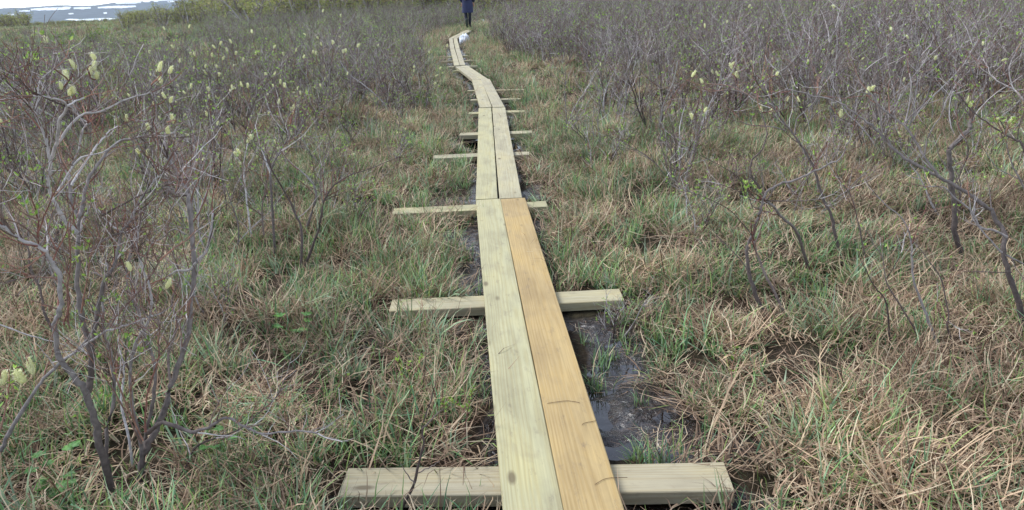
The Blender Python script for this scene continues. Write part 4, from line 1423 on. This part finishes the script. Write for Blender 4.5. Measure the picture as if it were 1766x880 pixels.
def describe(k, x, y, s, ck):
    px, py = pixel(x, y, .1)
    if s < 0:
        where = ('behind the large left willow' if px < 330 else 'behind the forked grey willow' if px < 520 else 'between the V-shaped willow and the planks') if y < 14 else \
                ('in the far left heath below the hills' if px < 250 else 'in the far thicket left of centre' if px < 600 else 'close by the far planks on the left')
    else:
        where = ('between the planks and the thick-trunked willow' if px < 1130 else 'behind the catkin-dotted right willow' if px < 1300 else 'behind the tall pale branching willow' if px < 1500 else 'near the right edge behind the broken trunk') if y < 14 else \
                ('close by the far planks on the right' if px < 1000 else 'deep in the middle of the right thicket' if px < 1350 else 'deep in the right thicket near the corner')
    c = {0: '', 2: ' with two catkins', 4: ' with a few catkins', 7: ' dotted with catkins'}[ck]
    return LOOKS[k] + ' willow' + c + ' ' + where, ('right' if s > 0 else 'left') + ' thicket shrubs ' + where


rest = []
NIND = 212
for i, (x, y, s) in enumerate(spots):
    k = rs.choice((0, 1, 2, 4, 5, 6, 0, 2, 5)) if s > 0 else rs.choice((0, 1, 2, 3, 4, 6, 7, 1))
    sc = rs.uniform(.55, 1.2) * (1.0 if s > 0 else .9)
    if y < 8: sc *= .6 + .4 * float(sstep(4.5, 8, y))
    if y > 11: sc *= .88
    if x < -.36 * y: sc *= 1 - .45 * float(sstep(14, 28, y))
    rz = rs.uniform(0, 6.28)
    tl = (rs.gauss(0, .08), rs.gauss(0, .08))
    if i < NIND:
        near = i < 95
        ck = rs.choice((0, 0, 0, 2, 4, 7)) if near else 0
        lab, grp = describe(k, x, y, s, ck)
        place(k, x, y, sc, rz, lab, grp, near, ck, i, tl)
    else:
        rest.append((x, y, sc, rz, k))
if rest:
    A = np.array(rest)
    z = terrain(A[:, 0], A[:, 1]) - .02
    scatter('willow_thicket', [proto('thicket_shrub', m) for m in WHOLE], np.stack([A[:, 0], A[:, 1], z], -1), np.stack([A[:, 3] * 0, A[:, 3] * 0, A[:, 3]], -1),
            np.repeat(A[:, 2:3], 3, 1), A[:, 4].astype(int), 'distant mass of bare willow scrub fading into one grey thicket')
print('SHRUBS', len(spots), 'stuff', len(rest), 'tufts', len(GX))


# ------------------------------------------------------------------ far scrub wood with young leaves
def leafy(seed, h, n, pal):
    rnd = random.Random(seed)
    b, lf, tips = MB(), MB(), []
    for s in range(6):
        th = rnd.uniform(0, 6.28)
        d = (Vector((math.cos(th), math.sin(th), 0)) * rnd.uniform(.1, .6) + Vector((0, 0, 1))).normalized()
        p = Vector((math.cos(th), math.sin(th), 0)) * .1
        pts = [p.copy()]
        for i in range(7):
            d = (d + rvec(rnd) * .18 + Vector((0, 0, .05))).normalized()
            p = p + d * h / 7 * rnd.uniform(.85, 1.1)
            pts.append(p.copy())
        b.tube(pts, [.03 * (1 - .1 * i) for i in range(8)], 4, [rnd.choice(BARK_G)] * 8)
        for j in range(14):
            i = rnd.randint(2, 7)
            twig(b, tips, pts[i], (rvec(rnd) + Vector((0, 0, .4))).normalized(), h * rnd.uniform(.15, .32), .009, rnd, 1, TWIG, 3, 2.4)
    for k in range(n):
        p, d = rnd.choice(tips)
        leaf_cluster(lf, p + rvec(rnd) * .08, d, rnd, 2, rnd.uniform(.05, .085), pal)
    off = len(b.v); nb = len(b.f)
    b.v += lf.v; b.c += lf.c; b.f += [tuple(i + off for i in f) for f in lf.f]
    me = b.mesh('scrub', M_BARK); me.materials.append(M_LEAF)
    mi = np.zeros(len(b.f), dtype=np.int32); mi[nb:] = 1
    me.polygons.foreach_set('material_index', mi)
    return proto('scrub', me)


WOODS = [leafy(700 + i, 1.0, 420, [lin(146, 154, 88), lin(128, 142, 80), lin(158, 162, 98), lin(160, 150, 106)]) for i in range(4)]
PW, EW, SW, IW = [], [], [], []
rw = random.Random(5)
for t in range(5200):
    r = math.sqrt(rw.uniform(42 ** 2, 190 ** 2))
    az = rw.uniform(-38, 34)
    x, y = r * math.sin(rad(az)), r * math.cos(rad(az))
    if az < -24.5:
        if not (115 < r < 175): continue
        if -27.5 < az and r > 150: continue
        h = rw.uniform(1.2, 2.0) * (1.0 if az < -29.8 else .42)
    elif az < -6:
        edge = 45 + 5 * math.sin(az * .5)
        if r < edge or r > 110: continue
        f = min(1, (az + 24.5) / 6)
        h = rw.uniform(.9, 1.9) * (.45 + .55 * f) + max(0, f - .9) * 6 * rw.uniform(.0, .5)
        if az < -20 and r > 80: continue
    else:
        if r < 46 or r > 115: continue
        h = rw.uniform(1.2, 2.4)
    PW.append((x, y, float(terrain(x, y)) - .05)); EW.append((0, 0, rw.uniform(0, 6.28))); SW.append((h * rw.uniform(.8, 1.2), h * rw.uniform(.8, 1.2), h)); IW.append(rw.randint(0, 3))
scatter('scrub_wood', WOODS, PW, EW, SW, IW, 'far-off belt of yellowish green scrub wood along the horizon')

# bright fresh green dwarf shrubs
GREENB = [leafy(800 + i, .5, 200, [lin(122, 158, 62), lin(138, 168, 74), lin(106, 142, 58)]).data for i in range(2)]
for i, (px, py, s, lab) in enumerate(((738, 182, .6, 'fresh bright green dwarf shrub in the grass left of the distant planks'), (110, 76, 1.1, 'fresh green bush low in the far left heath'), (182, 74, 1.2, 'round bright green bush in the far left heath, beside a thin bare stem'), (262, 70, 1.0, 'faint green bush in the far left heath, rightmost of three'))):
    g = onz(px, py, .05)
    o = link('dwarf_shrub', GREENB[i % 2]); o.location = (g.x, g.y, float(terrain(g.x, g.y)) - .08); o.scale = (s * 1.5, s, s * .75)
    tag(o, lab, 'shrub')


# ------------------------------------------------------------------ small plants near the path
def herb(px, py, label, n, size, seed, broad=.42, stem=.12):
    rnd = random.Random(seed)
    g = onz(px, py, .06)
    root = tag(empty('leafy_herb', (g.x, g.y, float(terrain(g.x, g.y)))), label, 'plant')
    for k in range(n):
        th = rnd.uniform(0, 6.28)
        h = stem * rnd.uniform(.6, 1.2)
        tip = Vector((math.cos(th) * h * .55, math.sin(th) * h * .55, h))
        b = MB()
        b.tube([Vector((0, 0, 0)), tip * .5 + Vector((0, 0, h * .12)), tip], [.0018, .0016, .0012], 4, [lin(104, 122, 58)] * 3)
        link('stalk', b.mesh('stalk', M_LEAF), root)
        lb = MB()
        for q in range(5):          # five-fingered leaf
            a = th + (q - 2) * .62
            v = Vector((math.cos(a), math.sin(a), .25)).normalized()
            s = Vector((-math.sin(a), math.cos(a), 0))
            l = size * (1 - .12 * abs(q - 2)) * rnd.uniform(.85, 1.15)
            c = rnd.choice([lin(84, 132, 58), lin(98, 146, 66), lin(74, 118, 56)])
            dn = Vector((0, 0, -.12 * l))
            lb.poly([tip, tip + v * l * .35 + s * l * broad * .4, tip + v * l * .7 + s * l * broad * .5, tip + v * l + dn, tip + v * l * .7 - s * l * broad * .5, tip + v * l * .35 - s * l * broad * .4], c)
        link('leaf', lb.mesh('leaf', M_LEAF), root)


herb(108, 845, 'clump of dark green lobed leaves below the large left willow', 8, .035, 3, .5, .13)
herb(85, 878, 'bluish broad-leaved herb at the bottom left corner', 4, .05, 4, .6, .06)
herb(512, 590, 'green rosette of narrow leaves in the grass left of the second crossbeam', 6, .05, 5, .3, .12)
herb(380, 800, 'small green lobed herb beside the low curling branch', 5, .03, 6, .5, .09)
herb(860 - 745, 880, 'small green herb at the foot of the left willow stem', 4, .03, 8, .5, .07)


def sprout(pts_list, base, label, leaves, seed, tone):
    rnd = random.Random(seed)
    g = onz(*base, .05)
    root = tag(empty('willow_sprout', (g.x, g.y, float(terrain(g.x, g.y)))), label, 'plant')
    lf = MB()
    inv = Vector(root.location)
    for (pts, r0, r1, dy) in pts_list:
        w3 = [aty(x, y, g.y + dy * i / (len(pts) - 1)) for i, (x, y) in enumerate(pts)]
        path = smooth_path(w3, 4, rnd, .0012)
        m = len(path)
        b = MB()
        c = rnd.choice({'r': RED, 'd': BARK_D}[tone])
        b.tube(path, [r0 + (r1 - r0) * i / (m - 1) for i in range(m)], 5, [c] * m)
        link('stem', b.mesh('stem', M_BARK, True, inv), root)
        for i in range(m // 3, m):
            if rnd.random() < leaves: leaf_cluster(lf, path[i], Vector((0, 0, 1)), rnd, 3, .02, [lin(132, 160, 70), lin(118, 150, 62), lin(146, 170, 84)])
    if lf.v:
        o = link('leaves', lf.mesh('leaves', M_LEAF, False, inv), root); o['kind'] = 'stuff'


sprout([([(690, 880), (712, 840), (722, 800), (730, 765), (728, 735), (740, 700), (752, 662)], .006, .0016, .1), ([(728, 740), (748, 720), (765, 705)], .003, .0012, .05), ([(715, 835), (700, 815), (690, 800)], .0025, .001, 0), ([(722, 815), (745, 805), (758, 795)], .0025, .001, 0)], (690, 880), 'bare twig standing in front of the nearest crossbeam', 0.0, 1, 'd')
sprout([([(800, 760), (805, 720), (812, 690), (815, 668)], .003, .0012, .0), ([(806, 715), (790, 700), (775, 690)], .002, .001, 0), ([(770, 730), (768, 705), (762, 690)], .002, .001, 0)], (800, 760), 'bright green leafy sprout close to the left side of the planks', .95, 2, 'r')
sprout([([(705, 700), (706, 660), (704, 625)], .003, .0012, .0), ([(706, 665), (692, 640), (684, 622)], .002, .001, 0), ([(706, 660), (720, 635), (728, 615)], .002, .001, 0)], (705, 700), 'red-stemmed sprout with yellowish leaves between the first two crossbeams', .6, 3, 'r')
sprout([([(1262, 690), (1262, 640), (1268, 600), (1260, 560)], .002, .001, 0), ([(1263, 640), (1275, 615), (1280, 595)], .0015, .001, 0)], (1262, 690), 'thin reddish sprout in the grass right of the mud', .3, 4, 'r')


# straw lying on the deck
def straw(p_px, q_px, label, seed):
    rnd = random.Random(seed)
    a, b_ = dk(*p_px), dk(*q_px)
    b = MB()
    pts = smooth_path([a, (a + b_) / 2 + Vector((rnd.uniform(-.02, .02), rnd.uniform(-.02, .02), 0)), b_], 4, rnd, .001)
    for p in pts: p.z = DECK + .0055
    b.tube(pts, [.0011] * len(pts), 4, [rnd.choice([lin(110, 88, 64), lin(128, 104, 76)])] * len(pts))
    tag(link('straw', b.mesh('straw', M_GRASS)), label, 'straw')


straw((1026, 838), (1082, 826), 'dark straw lying across the near right edge of the tan plank', 1)
straw((944, 698), (1000, 697), 'thin straw lying flat across the middle of the tan plank', 2)
straw((1004, 735), (1028, 728), 'short curved straw near the right edge of the tan plank', 3)

# remains of snow beside the far planks
for i, (px, py, rx, ry, rz, lab) in enumerate(((801, 73, .15, .5, .24, 'small bluish white snow remnant beside the far bend of the boardwalk'), (832, 38, .10, .25, .10, 'tiny white snow remnant in the scrub right of the walker'))):
    g = onz(px, py, .03)
    bm = bmesh.new()
    bmesh.ops.create_icosphere(bm, subdivisions=4, radius=1)
    for v_ in bm.verts:
        q = 1 + .9 * (float(fbm(v_.co.x * 2.3 + 5 * i + v_.co.z, v_.co.y * 2.3, 3, 4)) - .5)
        v_.co = Vector((v_.co.x * rx * q * (1.1 - .3 * v_.co.z), v_.co.y * ry * q, max(v_.co.z, -.2) * rz * q))
    me = bpy.data.meshes.new('snow_remnant'); bm.to_mesh(me); bm.free()
    me.polygons.foreach_set('use_smooth', [True] * len(me.polygons))
    o = link('snow_remnant', me, None, M_SNOW)
    o.location = (g.x, g.y, float(terrain(g.x, g.y)))
    tag(o, lab, 'snow')

# ------------------------------------------------------------------ the walker
M_NAVY = plain('navy_jacket', lin(38, 44, 78), .7, 9, .25)
M_TROU = plain('dark_trousers', lin(40, 44, 58), .8, 9, .25)
M_BOOT = plain('rubber_boots', lin(44, 54, 46), .5, 9, .2)
M_SKIN = plain('skin', lin(196, 152, 128), .6, 9, .05)
M_BAG = plain('rucksack', lin(30, 34, 56), .8, 9, .2)
M_LIME = plain('lime_strap', lin(166, 178, 60), .6, 9, .1)
M_HAIR = plain('knit_hat', lin(46, 48, 58), .9, 30, .3)
gpos = onz(808, 48.5, DECK)
person = tag(empty('person', (gpos.x, gpos.y, DECK)), 'walker in a long navy jacket and dark trousers going away along the boardwalk', 'person')
person.rotation_euler = (0, 0, rad(-8))


def skin(name, chains, mat, parent, root_i=0, sub=2):
    """chains of (point, radius); equal points are shared"""
    vs, es, rs_, look = [], [], [], {}
    for ch in chains:
        prev = None
        for (p, r) in ch:
            key = tuple(round(c, 4) for c in p)
            if key not in look:
                look[key] = len(vs); vs.append(p); rs_.append(r)
            i = look[key]
            if prev is not None and prev != i: es.append((prev, i))
            prev = i
    me = bpy.data.meshes.new(name)
    me.from_pydata(vs, es, [])
    o = link(name, me, parent, mat)
    md = o.modifiers.new('skin', 'SKIN'); md.use_smooth_shade = True
    for i, sv in enumerate(me.skin_vertices[0].data):
        sv.radius = rs_[i] if isinstance(rs_[i], tuple) else (rs_[i], rs_[i])
        sv.use_root = (i == root_i)
    sb = o.modifiers.new('sub', 'SUBSURF'); sb.levels = sb.render_levels = sub
    return o


pel = ((0, 0, .95), (.14, .11))
body = skin('body', [
    [pel, ((0, .01, 1.12), (.15, .105)), ((0, .03, 1.30), (.17, .115)), ((0, .03, 1.42), (.13, .09)), ((0, .05, 1.50), .055), ((0, .07, 1.56), .055)],
    [((0, .03, 1.42), (.13, .09)), ((-.17, .03, 1.42), .06), ((-.24, .02, 1.16), .05), ((-.22, .10, .93), .038)],
    [((0, .03, 1.42), (.13, .09)), ((.17, .03, 1.42), .06), ((.25, .0, 1.16), .05), ((.23, .06, .92), .038)],
    [pel, ((-.09, .0, .88), .095), ((-.085, .08, .5), .066), ((-.05, -.02, .12), .047)],
    [pel, ((.09, .0, .88), .095), ((.075, .02, .5), .066), ((.03, .18, .11), .047)],
], M_TROU, person)
jk = MB()
rings = [(.56, .215, .17, .02), (.80, .21, .17, .02), (.95, .20, .16, .015), (1.10, .19, .15, .015), (1.28, .205, .16, .03), (1.40, .20, .14, .03), (1.46, .14, .11, .04), (1.51, .08, .08, .05)]
for z, rx, ry, cy in rings:
    for k in range(20):
        th = 2 * math.pi * k / 20
        fold = 1 + .03 * math.sin(5 * th + z * 9)
        jk.v.append(Vector((rx * fold * math.cos(th), cy + ry * fold * math.sin(th), z))); jk.c.append((1, 1, 1))
for i in range(len(rings) - 1):
    for k in range(20):
        jk.f.append((i * 20 + k, i * 20 + (k + 1) % 20, (i + 1) * 20 + (k + 1) % 20, (i + 1) * 20 + k))
jacket = link('jacket', jk.mesh('jacket', M_NAVY, True), person)
for sx in (-1, 1):
    skin('sleeve', [[((sx * .15, .03, 1.43), .085), ((sx * .22, .025, 1.28), .078), ((sx * .25, .01, 1.14), .068), ((sx * .232, .08, .96), .055)]], M_NAVY, jacket, 0, 2)
    hx, hy, hz = sx * .226, .09, .92
    hand = skin('hand', [[((hx, hy, hz), .024), ((hx, hy + .01, hz - .06), (.036, .016))],
                         [((hx, hy + .01, hz - .06), (.036, .016)), ((hx - .026, hy + .02, hz - .10), .009), ((hx - .026, hy + .035, hz - .135), .008)],
                         [((hx, hy + .01, hz - .06), (.036, .016)), ((hx - .009, hy + .02, hz - .105), .009), ((hx - .009, hy + .037, hz - .148), .008)],
                         [((hx, hy + .01, hz - .06), (.036, .016)), ((hx + .009, hy + .02, hz - .105), .009), ((hx + .009, hy + .037, hz - .143), .008)],
                         [((hx, hy + .01, hz - .06), (.036, .016)), ((hx + .026, hy + .02, hz - .10), .008), ((hx + .026, hy + .034, hz - .128), .007)],
                         [((hx, hy, hz), .024), ((hx - sx * .03, hy + .03, hz - .03), .011), ((hx - sx * .034, hy + .045, hz - .065), .009)]], M_SKIN, person, 0, 1)
for sx, fy, lift in ((-1, -.02, .0), (1, .18, .0)):
    x = -.05 if sx < 0 else .03
    skin('boot', [[((x, fy, .36), .068), ((x, fy, .2), .056), ((x, fy, .07), .052), ((x, fy + .09, .045), (.046, .04)), ((x, fy + .18, .035), (.038, .03))]], M_BOOT, person, 0, 2)
hd = bmesh.new()
bmesh.ops.create_uvsphere(hd, u_segments=20, v_segments=14, radius=1)
for v_ in hd.verts:
    c = v_.co
    nose = max(0, 1 - ((c.x / .16) ** 2 + ((c.z + .12) / .22) ** 2)) * .16 if c.y > 0 else 0
    eye = sum(max(0, 1 - (((c.x - e) / .15) ** 2 + ((c.z - .08) / .1) ** 2)) for e in (-.36, .36)) * .06 if c.y > 0 else 0
    v_.co = Vector((c.x * .075 * (1 - .15 * max(0, -c.z)), c.y * .095 * (1 + nose - eye), c.z * .12))
me = bpy.data.meshes.new('head'); hd.to_mesh(me); hd.free()
me.polygons.foreach_set('use_smooth', [True] * len(me.polygons))
head = link('head', me, person, M_SKIN); head.location = (0, .08, 1.64)
for sx in (-1, 1):
    e = MB(); e.tube([Vector((sx * .073, -.005, -.03)), Vector((sx * .083, -.008, 0)), Vector((sx * .078, -.01, .03))], [.008, .014, .009], 8)
    link('ear', e.mesh('ear', M_SKIN, True), head)
hat = MB()
for i in range(7):
    ph = (.02 + i / 6 * .5) * math.pi
    for k in range(20):
        th = 2 * math.pi * k / 20
        hat.v.append(Vector((.086 * math.sin(ph) * math.cos(th), .104 * math.sin(ph) * math.sin(th), .135 * math.cos(ph) + .005))); hat.c.append((1, 1, 1))
for i in range(6):
    for k in range(20):
        hat.f.append((i * 20 + k, (i + 1) * 20 + k, (i + 1) * 20 + (k + 1) % 20, i * 20 + (k + 1) % 20))
link('hat', hat.mesh('hat', M_HAIR, True), head)
bag = bmesh.new()
bmesh.ops.create_cube(bag, size=1)
for v_ in bag.verts: v_.co = Vector((v_.co.x * .28, v_.co.y * .16, v_.co.z * .42))
bmesh.ops.bevel(bag, geom=bag.edges[:], offset=.05, segments=3, affect='EDGES')
me = bpy.data.meshes.new('rucksack'); bag.to_mesh(me); bag.free()
bag_o = link('rucksack', me, None, M_BAG)
bag_o.location = (gpos.x - .02, gpos.y - .20, DECK + 1.24)
tag(bag_o, 'dark blue rucksack with a lime strap on the back of the walker', 'rucksack')
lm = MB()
lm.tube([Vector((-.13, -.088, -.16)), Vector((-.05, -.095, -.19)), Vector((.05, -.09, -.15))], [.022, .028, .02], 6)
link('strap', lm.mesh('strap', M_LIME, True), bag_o)

# ------------------------------------------------------------------ air over the valley
HZ = bpy.data.materials.new('valley_air')
HZ.use_nodes = True
hn = HZ.node_tree.nodes; hn.clear()
ho = hn.new('ShaderNodeOutputMaterial')
pv = hn.new('ShaderNodeVolumePrincipled')
pv.inputs['Color'].default_value = (.74, .87, 1.0, 1)
pv.inputs['Density'].default_value = 0.000055
HZ.node_tree.links.new(pv.outputs[0], ho.inputs['Volume'])
hb = bmesh.new()
bmesh.ops.create_cube(hb, size=1)
for v_ in hb.verts:
    v_.co = Vector((v_.co.x * 24000, v_.co.y * 24000, -352 if v_.co.z < 0 else 175))
me = bpy.data.meshes.new('haze'); hb.to_mesh(me); hb.free()
tag(link('haze', me, None, HZ), 'thin bluish air over the valley', None, None, 'stuff')
